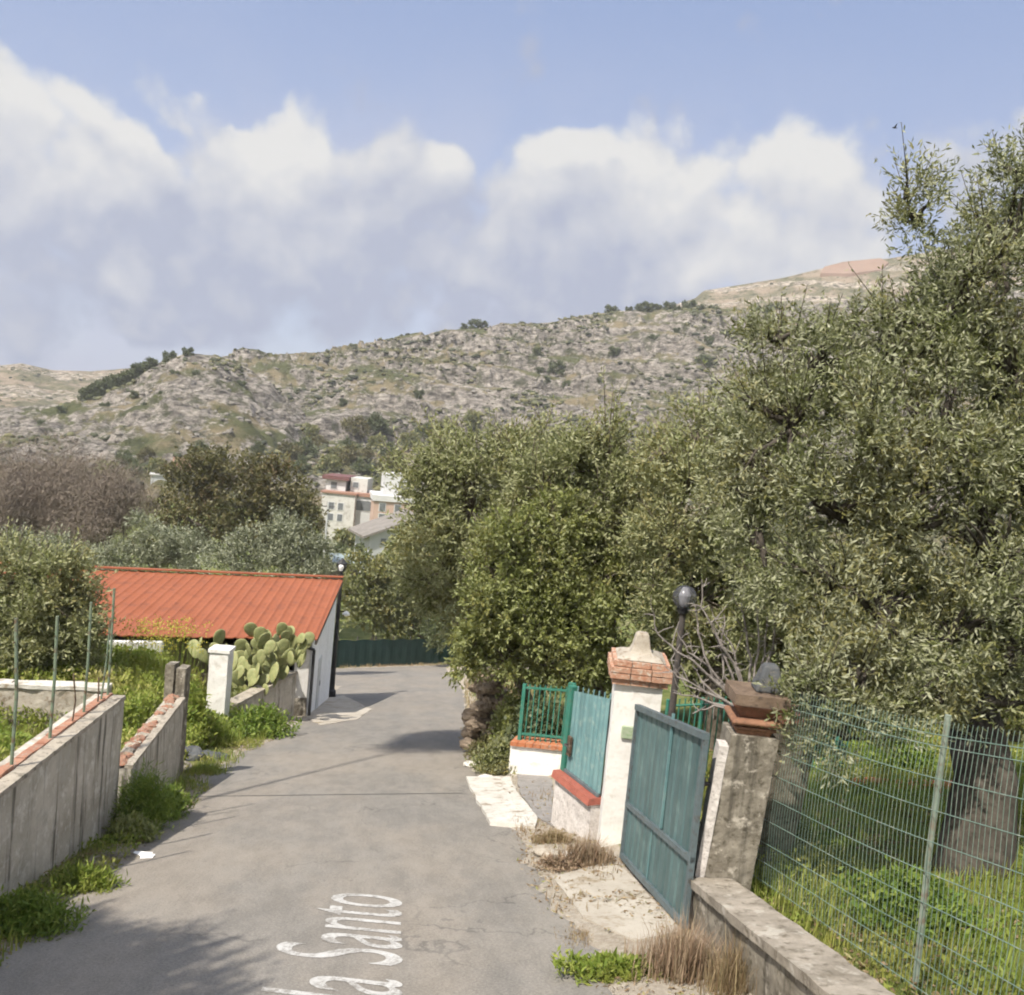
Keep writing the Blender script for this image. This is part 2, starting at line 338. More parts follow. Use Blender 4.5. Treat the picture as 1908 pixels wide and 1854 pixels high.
def build_asphalt():
    m, nt, b = new_mat('asphalt')
    uvn = nt.nodes.new('ShaderNodeAttribute'); uvn.attribute_name = 'sv'; vec = uvn.outputs['Vector']
    base = ramp(nt, noise(nt, .35, 5, .6, vec=vec), [(.38, (.188, .170, .148)), (.62, (.258, .238, .209))])
    tr = noise(nt, 1.0, 4, .6, (1.1, .06, 1), vec=vec, off=(4.3, 0, 0))          # long wheel tracks
    base = mixc(nt, math_(nt, 'MULTIPLY', sm(nt, tr, .44, .60), .6), base, (.135, .13, .124))
    sp = nt.nodes.new('ShaderNodeSeparateXYZ'); L(nt, vec, sp.inputs[0]); wv = noise(nt, .25, 3, .5, (1, .5, 1), vec=vec, off=(6, 2, 0)); xs = math_(nt, 'ADD', sp.outputs[0], math_(nt, 'MULTIPLY', math_(nt, 'SUBTRACT', wv, .5), 1.6))
    for c0 in (-1.75, .15):
        dn = math_(nt, 'ABSOLUTE', math_(nt, 'SUBTRACT', xs, c0)); base = mixc(nt, math_(nt, 'MULTIPLY', math_(nt, 'SUBTRACT', 1, sm(nt, dn, .12, .55)), .42), base, (.125, .121, .116))
    rp = noise(nt, .22, 2, .4, (1.3, .5, 1), vec=vec, off=(21, 9, 0)); base = mixc(nt, math_(nt, 'MULTIPLY', sm(nt, rp, .56, .575), .3), base, (.10, .098, .096))
    dirt = noise(nt, .42, 6, .65, (1, .45, 1), vec=vec, off=(11, 5, 0))
    base = mixc(nt, math_(nt, 'MULTIPLY', sm(nt, dirt, .40, .62), .9), base, (.335, .275, .21))
    agg = noise(nt, 42, 4, .85, vec=vec); base = mixc(nt, .6, base, ramp(nt, agg, [(.3, (.085, .078, .070)), (.5, (.215, .199, .177)), (.72, (.45, .42, .375))]))
    spk = noise(nt, 9, 2, .5, vec=vec, off=(2, 8, 1)); base = mixc(nt, math_(nt, 'MULTIPLY', sm(nt, spk, .70, .76), .55), base, (.06, .058, .056))
    vo = nt.nodes.new('ShaderNodeTexVoronoi'); vo.feature = 'DISTANCE_TO_EDGE'; vo.inputs['Scale'].default_value = .55
    wob = nt.nodes.new('ShaderNodeVectorMath'); wob.operation = 'ADD'; L(nt, vec, wob.inputs[0])
    nz = nt.nodes.new('ShaderNodeTexNoise'); nz.inputs['Scale'].default_value = 2.2; nz.inputs['Detail'].default_value = 6; L(nt, vec, nz.inputs['Vector']); L(nt, nz.outputs['Color'], wob.inputs[1]); L(nt, wob.outputs[0], vo.inputs['Vector'])
    crk = math_(nt, 'MULTIPLY', math_(nt, 'SUBTRACT', 1, sm(nt, vo.outputs['Distance'], .003, .014)), sm(nt, noise(nt, .5, 3, .5, vec=vec, off=(8, 1, 4)), .47, .62))
    base = mixc(nt, math_(nt, 'MULTIPLY', crk, .6), base, (.07, .066, .061))
    bl_ = noise(nt, 3.2, 8, .8, (1, .45, 1), vec=vec, off=(3, 13, 2)); base = mixc(nt, .3, base, mixc(nt, sm(nt, bl_, .36, .64), (.125, .12, .113), (.29, .27, .245)))
    L(nt, base, b.inputs['Base Color']); b.inputs['Roughness'].default_value = .88; b.inputs['Specular IOR Level'].default_value = .25
    bump(nt, b, math_(nt, 'ADD', agg, noise(nt, 3, 5, .6, vec=vec)), .5, .006); return m

def build_ground():
    m, nt, b = new_mat('ground')
    a = nt.nodes.new('ShaderNodeAttribute'); a.attribute_name = 'tint'
    dirt = ramp(nt, noise(nt, 1.3, 8, .7), [(.3, (.28, .23, .175)), (.5, (.44, .385, .31)), (.7, (.55, .50, .43))])
    dirt = mixc(nt, .5, dirt, ramp(nt, noise(nt, 24, 5, .8), [(.35, (.19, .15, .11)), (.65, (.52, .47, .40))]))
    grn = ramp(nt, noise(nt, .9, 8, .7, off=(5, 5, 5)), [(.35, (.08, .11, .03)), (.55, (.16, .18, .055)), (.7, (.28, .24, .12))])
    c = mixc(nt, sm(nt, math_(nt, 'ADD', a.outputs['Fac'], math_(nt, 'MULTIPLY', math_(nt, 'SUBTRACT', noise(nt, 2.2, 6, .7, off=(1, 2, 3)), .5), 1.4)), .35, .65), dirt, grn)
    L(nt, c, b.inputs['Base Color']); b.inputs['Roughness'].default_value = .95; b.inputs['Specular IOR Level'].default_value = .15
    bump(nt, b, math_(nt, 'ADD', noise(nt, 14, 7, .75), noise(nt, 60, 4, .7)), .8, .03); return m

def build_hill(name, rock, scrub, tan, amount):
    m, nt, b = new_mat(name)
    a = nt.nodes.new('ShaderNodeAttribute'); a.attribute_name = 'tint'          # 0 rock .. 1 grass
    n1 = noise(nt, .26, 10, .76, (1, 1, 2.4)); n2 = noise(nt, .05, 6, .6, (1, 1, 2.2), off=(4, 1, 2)); n3 = noise(nt, .11, 8, .7, off=(7, 3, 9))
    rk = ramp(nt, n1, [(.38, tuple(x * .22 for x in rock)), (.47, tuple(x * .75 for x in rock)), (.54, tuple(x * 1.25 for x in rock)), (.64, tuple(min(.75, x * 1.9) for x in rock))])
    gr = mixc(nt, sm(nt, n2, .42, .6), scrub, tan)
    f = sm(nt, math_(nt, 'ADD', a.outputs['Fac'], math_(nt, 'ADD', math_(nt, 'MULTIPLY', math_(nt, 'SUBTRACT', n3, .5), 2.2), math_(nt, 'MULTIPLY', math_(nt, 'SUBTRACT', n1, .5), -1.3))), .5 - amount, .72 - amount)
    c = mixc(nt, f, rk, gr)
    spk = noise(nt, .17, 7, .72, off=(2, 2, 2)); c = mixc(nt, math_(nt, 'MULTIPLY', sm(nt, spk, .52, .6), .75), c, (.06, .066, .034))
    L(nt, c, b.inputs['Base Color']); b.inputs['Roughness'].default_value = .95; b.inputs['Specular IOR Level'].default_value = .1
    bump(nt, b, math_(nt, 'ADD', n1, math_(nt, 'MULTIPLY', n3, 2)), 1., 1.6); return m

M = {}
M['asphalt'] = build_asphalt(); M['ground'] = build_ground()
M['hill_rock'] = build_hill('hill_rock', (.245, .222, .198), (.10, .108, .052), (.235, .195, .125), .22)
M['hill_tan'] = build_hill('hill_tan', (.33, .285, .235), (.155, .145, .09), (.30, .24, .18), .5)
M['concrete'] = mat_worn('concrete', (.35, .315, .26), (.53, .485, .42), (.60, .565, .51), 2.2, .9, .6, 22, streak=.95, stain=(.40, .37, .32))
M['coping'] = mat_worn('coping', (.30, .26, .21), (.43, .385, .32), (.22, .2, .17), 5, .9, .6, 30, stain=(.16, .14, .11))
M['brick_orange'] = mat_worn('brick_orange', (.34, .105, .045), (.47, .185, .085), (.32, .22, .16), 7, .85, .6, 30, stain=(.3, .26, .21))
M['plaster'] = mat_worn('plaster', (.70, .68, .65), (.80, .785, .76), (.62, .59, .54), 2.2, .85, .25, 24)
M['plaster_dirty'] = mat_worn('plaster_dirty', (.56, .53, .49), (.72, .70, .67), (.42, .37, .32), 3.2, .9, .5, 22, streak=.3)
M['shed_white'] = mat_worn('shed_white', (.74, .75, .77), (.80, .81, .82), (.66, .66, .66), 1.4, .85, .3, 20, streak=.25)
M['stucco'] = mat_worn('stucco', (.50, .46, .43), (.66, .62, .59), (.32, .29, .27), 9, .95, 1., 18)
M['stone'] = mat_worn('stone', (.12, .104, .08), (.29, .262, .215), (.085, .073, .052), 4.5, .95, 1., 14, streak=.6, stain=(.40, .365, .31))
M['stone_dark'] = mat_worn('stone_dark', (.10, .085, .065), (.19, .165, .13), (.07, .06, .045), 5, .95, 1., 16)
M['stone_grey'] = mat_worn('stone_grey', (.055, .06, .068), (.11, .115, .12), (.15, .14, .12), 6, .9, .8, 20)
M['rubble'] = mat_worn('rubble', (.30, .26, .21), (.47, .43, .37), (.22, .17, .12), 3, .95, 1., 14)
M['pier_stone'] = mat_worn('pier_stone', (.16, .12, .085), (.30, .24, .18), (.10, .08, .055), 4, .95, 1., 14)
M['terracotta'] = mat_worn('terracotta', (.15, .068, .045), (.25, .125, .085), (.12, .08, .06), 8, .7, .5, 30)
M['terracotta_red'] = mat_worn('terracotta_red', (.30, .085, .06), (.38, .13, .09), (.2, .07, .05), 6, .55, .3, 30, spec=.45)
M['roof_red'] = mat_worn('roof_red', (.265, .088, .045), (.305, .106, .056), (.225, .082, .048), .7, .7, .1, 20, spec=.15, streak=.22)
M['teal'] = mat_worn('teal', (.062, .112, .117), (.098, .158, .16), (.13, .195, .19), .9, .5, .12, 30, streak=.35, spec=.45)
M['teal_light'] = mat_worn('teal_light', (.11, .22, .235), (.17, .295, .30), (.24, .34, .33), 2.6, .55, .12, 30, streak=.3, spec=.45)
M['teal_frame'] = mat_worn('teal_frame', (.085, .115, .13), (.13, .165, .175), (.08, .07, .06), 6, .5, .2, 30)
M['green_paint'] = mat_worn('green_paint', (.025, .14, .10), (.05, .20, .15), (.09, .15, .11), 6, .5, .15, 30)
M['green_wire'] = mat_worn('green_wire', (.11, .18, .148), (.19, .262, .222), (.27, .30, .255), 3, .5, .1, 30)
M['green_post'] = mat_worn('green_post', (.12, .175, .125), (.21, .255, .185), (.15, .10, .07), 2.6, .6, .3, 30, stain=(.14, .08, .05))
M['old_post'] = mat_worn('old_post', (.15, .19, .15), (.25, .285, .24), (.17, .12, .085), 3.2, .7, .4, 30, stain=(.2, .16, .12))
M['rust'] = mat_worn('rust', (.06, .042, .03), (.14, .09, .06), (.2, .17, .13), 6, .8, .5, 30)
M['black'] = mat_worn('black', (.012, .012, .014), (.025, .025, .028), None, 5, .45, .1, 30, spec=.5)
M['iron'] = mat_worn('iron', (.05, .045, .045), (.09, .08, .075), (.12, .09, .07), 6, .6, .2, 30)
M['gap_shade'] = mat_worn('gap_shade', (.04, .035, .03), (.07, .06, .05), None, 3, .9, .2, 20)  # near-black colour stands in for shade in the open eave gap
M['screen'] = mat_worn('screen', (.012, .032, .028), (.022, .05, .045), None, 1.5, .8, .3, 40)
M['pad'] = mat_worn('pad', (.19, .22, .085), (.32, .335, .16), (.39, .375, .185), 3.5, .55, .35, 22, stain=(.40, .30, .13))
M['bark'] = mat_worn('bark', (.075, .06, .045), (.17, .145, .115), (.05, .04, .03), 6, .95, 1., 14)
M['bark_dark'] = mat_worn('bark_dark', (.04, .034, .028), (.10, .085, .07), (.03, .026, .02), 6, .95, 1., 14)
M['bark_grey'] = mat_worn('bark_grey', (.20, .175, .165), (.33, .30, .28), (.13, .11, .10), 8, .9, .7, 18)
M['house_cream'] = mat_worn('house_cream', (.50, .49, .465), (.57, .56, .535), (.34, .32, .29), .4, .9, .1, 4)
M['house_white'] = mat_worn('house_white', (.52, .52, .53), (.60, .60, .60), None, .4, .9, .1, 4)
M['house_pink'] = mat_worn('house_pink', (.45, .32, .265), (.50, .37, .31), None, .4, .9, .1, 4)
M['house_grey'] = mat_worn('house_grey', (.44, .45, .46), (.52, .53, .53), None, .4, .9, .1, 4)
M['roof_dark'] = mat_worn('roof_dark', (.13, .06, .062), (.17, .085, .08), None, 1, .8, .3, 8)
M['roof_orange'] = mat_worn('roof_orange', (.27, .15, .11), (.33, .2, .15), None, 1, .8, .3, 8)
M['roof_teal'] = mat_worn('roof_teal', (.24, .30, .31), (.30, .35, .36), None, 1, .5, .1, 8)
M['glass_dark'] = mat_worn('glass_dark', (.12, .13, .145), (.18, .19, .2), None, 1, .25, 0., 8, spec=.5)
def build_lettering():
    m, nt, b = new_mat('lettering_white'); w = math_(nt, 'ADD', math_(nt, 'MULTIPLY', noise(nt, 26, 5, .8), .75), math_(nt, 'MULTIPLY', noise(nt, 2.4, 4, .6), .6))
    L(nt, mixc(nt, sm(nt, w, .60, .78), ramp(nt, noise(nt, 8, 4, .6), [(.3, (.41, .40, .385)), (.7, (.54, .535, .52))]), (.24, .226, .207)), b.inputs['Base Color']); b.inputs['Roughness'].default_value = .85; bump(nt, b, noise(nt, 42, 4, .8), .4, .006); return m
M['lettering_white'] = build_lettering()
M['paper'] = mat_worn('paper', (.75, .75, .75), (.82, .82, .82), None, 5, .9, .1, 20)
M['plaque'] = mat_worn('plaque', (.30, .36, .25), (.40, .45, .33), (.18, .33, .14), 12, .6, .1, 30)
def build_globe():
    m, nt, b = new_mat('globe'); b.inputs['Base Color'].default_value = (.13, .13, .14, 1); b.inputs['Roughness'].default_value = .12; b.inputs['Specular IOR Level'].default_value = .6
    tr = nt.nodes.new('ShaderNodeBsdfTransparent'); tr.inputs[0].default_value = (.66, .66, .7, 1); mx = nt.nodes.new('ShaderNodeMixShader'); mx.inputs[0].default_value = .66
    L(nt, b.outputs[0], mx.inputs[1]); L(nt, tr.outputs[0], mx.inputs[2]); L(nt, mx.outputs[0], nt.nodes['Material Output'].inputs[0]); return m
M['globe'] = build_globe()
OL = [(0, (.052, .066, .020)), (.3, (.12, .14, .042)), (.6, (.195, .212, .092)), (.85, (.315, .322, .185)), (1, (.43, .40, .25))]
M['leaf_olive'] = mat_leaf('leaf_olive', OL, (.33, .34, .22), .25, patch=(1.1, (.26, .215, .085), .5))
M['leaf_mid'] = mat_leaf('leaf_mid', [(0, (.065, .083, .026)), (.35, (.155, .178, .056)), (.7, (.25, .255, .095)), (1, (.38, .33, .145))], (.25, .26, .14), .3, patch=(.8, (.27, .20, .07), .55))
M['leaf_green'] = mat_leaf('leaf_green', [(0, (.085, .108, .03)), (.4, (.205, .235, .065)), (.75, (.33, .345, .115)), (1, (.46, .43, .18))], (.31, .335, .15), .38, patch=(.9, (.21, .165, .05), .4))
M['leaf_pale'] = mat_leaf('leaf_pale', [(0, (.092, .11, .038)), (.35, (.20, .22, .086)), (.7, (.325, .33, .16)), (1, (.46, .43, .25))], (.38, .39, .22), .36, patch=(.8, (.30, .235, .085), .45))
M['leaf_silver'] = mat_leaf('leaf_silver', [(0, (.075, .09, .05)), (.4, (.165, .182, .11)), (.75, (.26, .268, .175)), (1, (.37, .365, .25))], (.34, .355, .26), .22)
M['leaf_oak'] = mat_leaf('leaf_oak', [(0, (.04, .04, .018)), (.4, (.10, .092, .038)), (.75, (.165, .148, .06)), (1, (.24, .175, .075))], (.15, .14, .065), .2, patch=(.25, (.15, .095, .05), .6))
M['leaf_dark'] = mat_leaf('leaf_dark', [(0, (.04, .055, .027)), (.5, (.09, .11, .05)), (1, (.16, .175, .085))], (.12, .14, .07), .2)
M['twig_brown'] = mat_leaf('twig_brown', [(0, (.10, .08, .062)), (.5, (.205, .168, .138)), (1, (.31, .265, .22))], None, .0, .9)
M['grass'] = mat_leaf('grass', [(0, (.08, .13, .022)), (.4, (.20, .275, .045)), (.7, (.32, .37, .08)), (.88, (.44, .42, .14)), (1, (.52, .46, .26))], None, .4, .6, patch=(.5, (.36, .32, .09), .5))
M['grass_lush'] = mat_leaf('grass_lush', [(0, (.055, .11, .018)), (.5, (.165, .245, .04)), (.85, (.30, .35, .08)), (1, (.42, .38, .13))], None, .35, .6)
M['grass_dry'] = mat_leaf('grass_dry', [(0, (.15, .095, .055)), (.4, (.29, .20, .12)), (.75, (.42, .33, .2)), (1, (.22, .24, .08))], None, .3, .7)
M['weed_red'] = mat_leaf('weed_red', [(0, (.17, .105, .07)), (.45, (.30, .205, .14)), (.8, (.42, .325, .225)), (1, (.22, .23, .09))], None, .25, .7)
M['flower'] = mat_leaf('flower', [(0, (.42, .36, .05)), (1, (.55, .5, .10))], None, .3, .6)

# ---------------------------------------------------------------- ground and road
RL = [(-3.1, -12), (-3.05, 6), (-3.15, 10), (-3.0, 13), (-3.3, 17), (-3.0, 20), (-2.6, 25), (-2.4, 31), (-2.5, 40), (-4.2, 46), (-10, 49), (-24, 51)]
RF = [(-24, 57), (-10, 57.5), (-3.5, 56.5), (3, 60.5), (9, 61), (24, 60)]
RR = [(24, 50), (9, 50), (4.2, 48), (2.9, 43), (2.1, 31), (1.4, 21.3), (1.25, 17.4), (1.32, 14.7), (1.42, 11.5), (1.42, 8.8), (1.38, 7), (1.38, -12)]
RP = np.array(RL + RF + RR)
def road_dist(s, v):                                # negative inside
    s = np.asarray(s, float); v = np.asarray(v, float); sh = s.shape; p = np.stack([s.ravel(), v.ravel()], -1)
    d = np.full(len(p), 1e9); ins = np.zeros(len(p), bool)
    for i in range(len(RP)):
        a = RP[i]; b = RP[(i + 1) % len(RP)]; e = b - a; q = p - a
        t = np.clip((q @ e) / (e @ e), 0, 1); d = np.minimum(d, np.hypot(q[:, 0] - t * e[0], q[:, 1] - t * e[1]))
        c = ((a[1] > p[:, 1]) != (b[1] > p[:, 1])) & (p[:, 0] < (b[0] - a[0]) * (p[:, 1] - a[1]) / (b[1] - a[1] + 1e-12) + a[0]); ins ^= c
    return np.where(ins, -d, d).reshape(sh)
ZB = -19.
def terr(u, v):                                     # world points of the ground and how green it is
    u = np.asarray(u, float); v = np.asarray(v, float); s = u + .12 * v
    d = road_dist(s, v); P0 = np.stack([u, v, u * 0], -1)
    d2 = d + .22 * fbm(P0 * 1.6, 4, 3) + .08 * fbm(P0 * 6, 3, 5)
    w = -.06 + .075 * sstep(-.2, .2, d2) + .04 * fbm(P0 * 2.2, 4, 9) * sstep(0, .8, d) + .015 * fbm(P0 * 9, 3, 19) * sstep(0, .3, d)
    near = sstep(70, 45, v)
    w = w + near * (.095 * np.clip(-s - 3.6, 0, 28) + .20 * sstep(2.3, 3.2, s) + .04 * np.clip(s - 3, 0, 10)) + .8 * sstep(-5.0, -6.8, s) * sstep(17.5, 24, v) * sstep(36, 30, v)
    X = CAM + (u[..., None] * EU + v[..., None] * EV + (w - H)[..., None] * EW) @ R.T
    zz = ZB + .8 * fbm(P0 * .03, 3, 2)
    k = 1.2; X[..., 2] = np.where(v > 45, np.maximum(X[..., 2], zz) + k * np.exp(-np.abs(X[..., 2] - zz) / k) * .5 * sstep(62, 75, v), X[..., 2])
    g = np.where(s < -3.4, .75, np.where(s > 2.6, .8, .12)); g = np.where(v > 62, .8, g)
    g = g * sstep(0, .5, d)
    return X, g
ua = np.concatenate([-np.geomspace(320, 13, 40), np.arange(-12, 8, .1), np.geomspace(8, 320, 40)])
va = np.concatenate([np.arange(-40, 3, 3.), np.arange(3, 30, .13), np.arange(30, 72, .5), np.geomspace(72, 330, 40)])
UU, VV = np.meshgrid(ua, va, indexing='ij'); X, g = terr(UU, VV)
nu, nv = UU.shape
idx = np.arange(nu * nv).reshape(nu, nv)
Fq = np.stack([idx[:-1, :-1], idx[1:, :-1], idx[1:, 1:], idx[:-1, 1:]], -1).reshape(-1, 4)
tag(link_mesh('ground', raw_mesh('ground', X.reshape(-1, 3), Fq, g.ravel(), True), M['ground']), kind='structure')
def gp(u, v): return terr(np.array([u]), np.array([v]))[0][0]
def gpx(px, py, w=0): return gp(*uv(px, py, w))

us = np.concatenate([np.arange(-32, -12, 1.), np.arange(-12, 10, .25), np.arange(10, 32, 1.)]); vs = np.concatenate([np.arange(-12, 30, .25), np.arange(30, 64, .5)])
UU2, VV2 = np.meshgrid(us, vs, indexing='ij'); inside = road_dist(UU2 + .12 * VV2, VV2) < .55
id2 = np.arange(UU2.size).reshape(UU2.shape)
ok = inside[:-1, :-1] & inside[1:, :-1] & inside[1:, 1:] & inside[:-1, 1:]
Fr = np.stack([id2[:-1, :-1], id2[1:, :-1], id2[1:, 1:], id2[:-1, 1:]], -1)[ok]
used = np.unique(Fr); remap = np.zeros(UU2.size, int); remap[used] = np.arange(len(used))
uu, vv = UU2.ravel()[used], VV2.ravel()[used]
Xr = CAM + (uu[:, None] * EU + vv[:, None] * EV + (-H) * EW) @ R.T
me = raw_mesh('road', Xr, remap[Fr], None, True)
at = me.attributes.new('sv', 'FLOAT_VECTOR', 'POINT'); at.data.foreach_set('vector', np.stack([uu + .12 * vv, vv, uu * 0], -1).astype(np.float32).ravel())
road = tag(link_mesh('road', me, M['asphalt']), kind='structure')
# the dark joint that crosses the road
mb = MB(); pts = [uv(372 + (862 - 372) * t, 1484 - 6 * t) for t in np.linspace(0, 1, 30)]
for (a, b), (c, d) in zip(pts[:-1], pts[1:]):
    k1, k2 = .022 + .008 * random.random(), .022 + .008 * random.random()
    mb.add([W(a, b - k1, .003), W(c, d - k2, .003), W(c, d + k2, .003), W(a, b + k1, .003)], [(0, 1, 2, 3)])
mb.build('joint', mat_worn('tar', (.07, .068, .065), (.10, .097, .09), None, 6, .8, .3, 30), road)
# white map overlay street name, built as faded lettering on the asphalt, read looking down the road from the left kerb
cu = bpy.data.curves.new('lettering', 'FONT'); cu.body = 'lla Santo'; cu.size = 1.0; cu.resolution_u = 6
to = bpy.data.objects.new('lettering_curve', cu); col.objects.link(to)
dg = bpy.context.evaluated_depsgraph_get(); me = bpy.data.meshes.new_from_object(to.evaluated_get(dg)); bpy.data.objects.remove(to)
co = np.zeros(len(me.vertices) * 3); me.vertices.foreach_get('co', co); co = co.reshape(-1, 3)
xS = 1.0
# S spans photo columns 490..760 near row 1765; text direction is away from the viewer
wid = co[:, 0].max()
u0, v0 = uv(762, 1800)
LX, LY = 5.3, 1.52
nv_ = []
for x, y, z in co:
    t = x / wid
    vv_ = 6.45 + t * 2.8; ub = (uv(760, 1900)[0] + uv(748, 1690)[0]) / 2 + (-.12) * (vv_ - 7.5)
    nv_.append(W(ub - y * LY, vv_ + y * .42, .004))
me.vertices.foreach_set('co', np.array(nv_, np.float32).ravel()); me.update()
tag(link_mesh('road_lettering', me, M['lettering_white']), 'faded white street name overlay lettering laid along the grey asphalt', 'overlay lettering')

def slab(name, px, w, th, mat, kind=None, label=None, cat=None, amp=.03):
    q = [uv(*p) for p in px]; c = np.mean(q, 0); pts = []
    for (a, b), (c2, d) in zip(q, q[1:] + q[:1]):
        n = max(2, int(np.hypot(c2 - a, d - b) / .12))
        for t in np.arange(n) / n: pts.append((a + (c2 - a) * t, b + (d - b) * t))
    pts = np.array(pts); pts += amp * np.stack([fbm(np.c_[pts * 3, pts[:, :1] * 0], 3, 4), fbm(np.c_[pts * 3, pts[:, :1] * 0], 3, 8)], -1)
    mb = MB(); n = len(pts); V = [W(a, b, w) for a, b in pts] + [W(a, b, w - th) for a, b in pts]
    mb.add(V, [tuple(range(n))] + [(i, (i + 1) % n, n + (i + 1) % n, n + i)[::-1] for i in range(n)])
    o = mb.build(name, mat, loc=W(c[0], c[1], w))
    return tag(o, label, cat, kind=kind)
M['apron'] = mat_worn('apron', (.48, .455, .41), (.60, .575, .53), (.40, .36, .30), 2.6, .9, .6, 20, stain=(.28, .23, .17))
M['apron_warm'] = mat_worn('apron_warm', (.37, .33, .275), (.48, .44, .38), (.31, .26, .2), 1.8, .95, .8, 16, stain=(.25, .2, .13))
M['ramp'] = mat_worn('ramp', (.20, .185, .175), (.28, .265, .25), (.34, .31, .28), 4, .95, .8, 14)
slab('pavement', [(868, 1452), (950, 1452), (968, 1488), (1004, 1530), (996, 1548), (915, 1538), (890, 1498)], .05, .15, M['apron'], 'structure')
slab('pavement', [(1030, 1640), (1135, 1612), (1165, 1625), (1272, 1742), (1180, 1760), (1085, 1715)], .035, .15, M['apron_warm'], 'structure')
slab('pavement', [(960, 1440), (1030, 1450), (1030, 1545), (1000, 1525), (972, 1488)], .045, .2, M['ramp'], 'structure')
slab('pavement', [(572, 1338), (612, 1300), (640, 1296), (690, 1322), (668, 1340), (600, 1352)], .014, .15, M['apron_warm'], 'structure', amp=.12)

# ---------------------------------------------------------------- hills
def hill(name, crest, r0, rc, mat, seed, amp, rocky, tintf):
    cr = []
    for x, y in crest:
        d = R.dot(ray(x, y)); cr.append((math.atan2(d[0], d[1]), d[2] / math.hypot(d[0], d[1])))
    cr = np.array(cr); cr = cr[np.argsort(cr[:, 0])]
    ph = np.concatenate([np.radians(np.arange(-75, -34, 1.)), np.radians(np.arange(-34, 34, .11)), np.radians(np.arange(34, 76, 1.))])
    tt = np.concatenate([np.linspace(0, 1, 230), np.linspace(1.02, 1.5, 12)])
    PH, TT = np.meshgrid(ph, tt, indexing='ij')
    def zfun(PH, TT):
        te = np.interp(PH, cr[:, 0], cr[:, 1]); zc = CAM[2] + te * rc
        return np.where(TT <= 1, ZB - 1 + (zc - ZB + 1) * np.clip(TT, 0, 1) ** 1.12, zc - (TT - 1) * 30)
    RR_ = r0 + (rc - r0) * TT
    P = np.stack([RR_ * np.sin(PH), RR_ * np.cos(PH), zfun(PH, TT)], -1)
    n = fbm(P / 28, 5, seed); ridged = 1 - np.abs(fbm(P / 9, 4, seed + 50)) * 2; step = np.sin(P[..., 2] * 1.1 + 5 * fbm(P / 30, 3, seed + 9))
    fade = np.clip(TT * 6, 0, 1) * np.where(TT > .93, np.clip((1.0 - TT) / .07, .12, 1), 1)
    P[..., 2] += fade * amp * (n * 1.6 + rocky * (ridged * .5 + .28 * step + .5 * fbm(P / 3.2, 3, seed + 3)))
    kz = 8. + 3 * fbm(P / 60, 2, seed + 70); ph_ = P[..., 2] / kz + 1.1 * fbm(P / 45, 3, seed + 71); fr = ph_ - np.floor(ph_)
    lm = fade * rocky * sstep(-.25, .2, fbm(P / 38, 3, seed + 73)); led = sstep(.3, .8, fr)
    P[..., 2] += lm * kz * .8 * (led - fr)
    t = tintf(PH, TT, P, seed) + lm * (.38 - .95 * np.exp(-((fr - .55) / .2) ** 2))
    a, b = PH.shape; id_ = np.arange(a * b).reshape(a, b)
    Fc = np.stack([id_[:-1, :-1], id_[1:, :-1], id_[1:, 1:], id_[:-1, 1:]], -1).reshape(-1, 4)
    tag(link_mesh(name, raw_mesh(name, P.reshape(-1, 3), Fc, t.ravel(), True), mat), kind='structure')
    def at(px, py):                                 # ground of this hill under a photo position
        d = R.dot(ray(px, py)); phi = math.atan2(d[0], d[1]); te = d[2] / math.hypot(d[0], d[1])
        T_ = np.linspace(.0, 1, 400); r = r0 + (rc - r0) * T_; z = zfun(np.full(400, phi), T_); e = (z - CAM[2]) / r
        k = int(np.argmax(e >= te)) if (e >= te).any() else 399
        return np.array([r[k] * math.sin(phi), r[k] * math.cos(phi), z[k]])
    return P, at, (a, b), t
def tA(PH, TT, P, s): return .27 + .8 * fbm(P / 22, 4, s + 5) + .5 * (TT < .25)
def tB(PH, TT, P, s): return .25 + .85 * fbm(P / 26, 4, s + 5) + .55 * sstep(.3, .05, TT) + .25 * sstep(.9, 1., TT) + .35 * sstep(-.02, -.2, PH) * sstep(.45, .9, TT)
def tC(PH, TT, P, s): return .55 + .55 * np.sin(P[..., 2] / 2.6 + 2.5 * fbm(P / 60, 3, s + 8)) + .3 * fbm(P / 40, 4, s + 5)
PB, atB, shB, tBm = hill('hill', [(-600, 850), (0, 800), (200, 735), (380, 668), (430, 662), (640, 656), (655, 648), (700, 641), (870, 612), (1000, 604), (1150, 580), (1300, 573), (1400, 580), (1600, 560), (2000, 520), (2600, 470)], 215, 430, M['hill_rock'], 11, 3.6, 1.25, tB)
PA, atA, shA, tAm = hill('hill', [(-600, 800), (-200, 780), (0, 762), (130, 752), (190, 735), (260, 697), (310, 668), (350, 657), (410, 664), (470, 692), (520, 735), (600, 800), (700, 850), (1000, 950), (2000, 1060)], 200, 310, M['hill_rock'], 23, 2.6, 1.25, tA)
PC, atC, shC, tCm = hill('hill', [(-700, 720), (-200, 694), (0, 681), (40, 677), (100, 690), (170, 692), (350, 676), (500, 668), (700, 655), (900, 625), (1150, 592), (1250, 570), (1295, 556), (1312, 541), (1450, 520), (1560, 493), (1640, 484), (1900, 440), (2200, 410), (2800, 400)], 450, 720, M['hill_tan'], 37, 2.0, .5, tC)
mb = MB(); mb.add([(-4000, -4000, -24), (4000, -4000, -24), (4000, 4000, -24), (-4000, 4000, -24)], [(0, 1, 2, 3)]); tag(mb.build('terrain', M['ground']), kind='structure')
